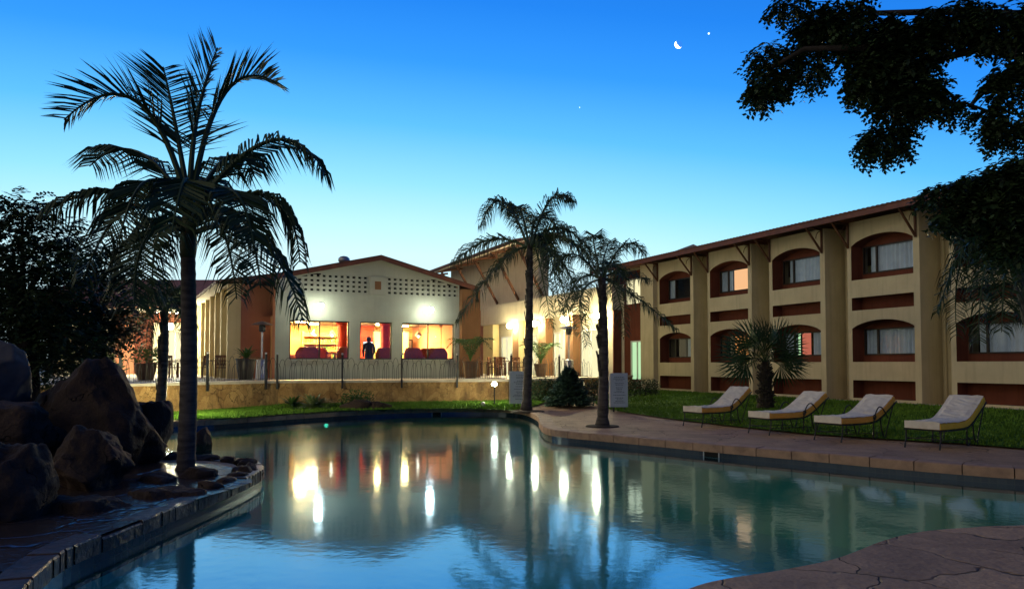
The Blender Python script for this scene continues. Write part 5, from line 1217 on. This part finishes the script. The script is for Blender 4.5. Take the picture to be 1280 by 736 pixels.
# planting circles at the palms
for u, v, Y, r_ in ((753, 535, 17.2, .42), (660, 514, 22.6, .55)):
    p = aty(u, v, Y); z = G(p.x, p.y); c = MB(); c.lathe((p.x, p.y, z - .02), [(r_, 0), (r_ * .9, .045), (r_ * .3, .07)], 24); tag(c.build('soil', M['earth']), kind='structure')
# ================================================================== moon and planets
def sky_px(u, v, D): return CAM + ray(u, v).normalized() * D
p = sky_px(848, 56, 900); r_ = 4.4; t = thing('moon', 'small bright crescent moon in the blue sky', 'moon', tuple(p))
vd = (CAM - p).normalized(); c = MB(); c.ball(p, r_, 14); sx = Vector((1, 0, 0)); sz = Vector((0, 0, 1)); c.build('dark_side', M['moon_dark'], t, smooth=True)
c = MB(); q = p + vd * .9 + (sx * -.16 - sz * .1) * r_; dirl = (sx * -.72 - sz * .69).normalized(); perp = vd.cross(dirl).normalized(); n_ = 24; ou, inr = [], []
for i in range(n_ + 1):
    a = math.pi * (i / n_ - .5) * 1.12; ou.append(p + vd * (r_ + .3) + (dirl * math.cos(a) + perp * math.sin(a)) * r_ * 1.0); inr.append(p + vd * (r_ + .3) + (dirl * (math.cos(a) * .22 + .0) + perp * math.sin(a) * .97) * r_)
for i in range(n_):
    c.quad(ou[i], ou[i + 1], inr[i + 1], inr[i]); c.quad(ou[i] - vd * 4.5, ou[i + 1] - vd * 4.5, ou[i + 1], ou[i])
c.build('lit_crescent', M['e_moon'], t)
for u, v, r_, lab in ((886, 42.3, 1.0, 'bright evening planet above right of the moon'), (724.5, 134.5, .5, 'faint single star left of the moon')):
    p = sky_px(u, v, 900); c = MB(); c.ball(p, r_, 6); o = c.build('star', M['e_star'], None, org=tuple(p)); tag(o, lab, 'star')

# pictures, pendant lamps and dining tables seen through the gable windows
for i, (a, w_, lab) in enumerate(((8.0, .5, 'dark framed picture on the lounge wall left of the glazed screen'), (10.75, .45, 'framed picture at the right end of the lounge wall'))):
    t = thing('wall_picture', lab, 'picture', (a, BG + 6.95, 2.6), hotel=True); c = MB(); c.box(a - w_, a + w_, BG + 6.93, BG + 6.985, 2.2, 3.0); c.build('frame', M['frame'], t)
    c = MB(); c.box(a - w_ + .07, a + w_ - .07, BG + 6.915, BG + 6.928, 2.27, 2.93); c.build('print', M['soffit'] if i else M['barwood'], t)
for u, bo, lab in ((393, 2.6, 'hanging'), (523, 2.4, 'hanging'), (548, 3.2, 'hanging'), (415, 3.0, 'hanging')):
    a = a_at(u, BG + bo); t = thing('pendant_lamp', 'glowing cone shaded pendant lamp hanging inside the lounge', 'lamp', (a, BG + bo, 3.0), hotel=True, group='pendant lamps of the lounge')
    c = MB(); c.tube([(a, BG + bo, 3.22), (a, BG + bo, 3.61)], .008, 5); c.build('cord', M['iron'], t)
    c = MB(); c.lathe((a, BG + bo, 3.0), [(.17, 0), (.06, .2), (.03, .23)], 16); c.build('shade', M['soffit'], t); c = MB(); c.ball((a, BG + bo, 2.99), .05, 6); c.build('bulb', M['e_bulb'], t)
for u, bo, lab in ((413, 1.6, 'small round lounge table between the armchairs of the left window'), (526, 1.4, 'small round lounge table between the armchairs of the right window')):
    a = a_at(u, BG + bo); t = thing('lounge_table', lab, 'table', (a, BG + bo, FL), hotel=True); q = (a, BG + bo, FL + .003)
    c = MB(); c.lathe(q, [(.22, 0), (.2, .03), (.04, .06), (.035, .85)], 14); c.build('pedestal', M['wood'], t); c = MB(); c.lathe((a, BG + bo, FL + .856), [(.38, 0), (.38, .035)], 22); c.build('table_top', M['table'], t)
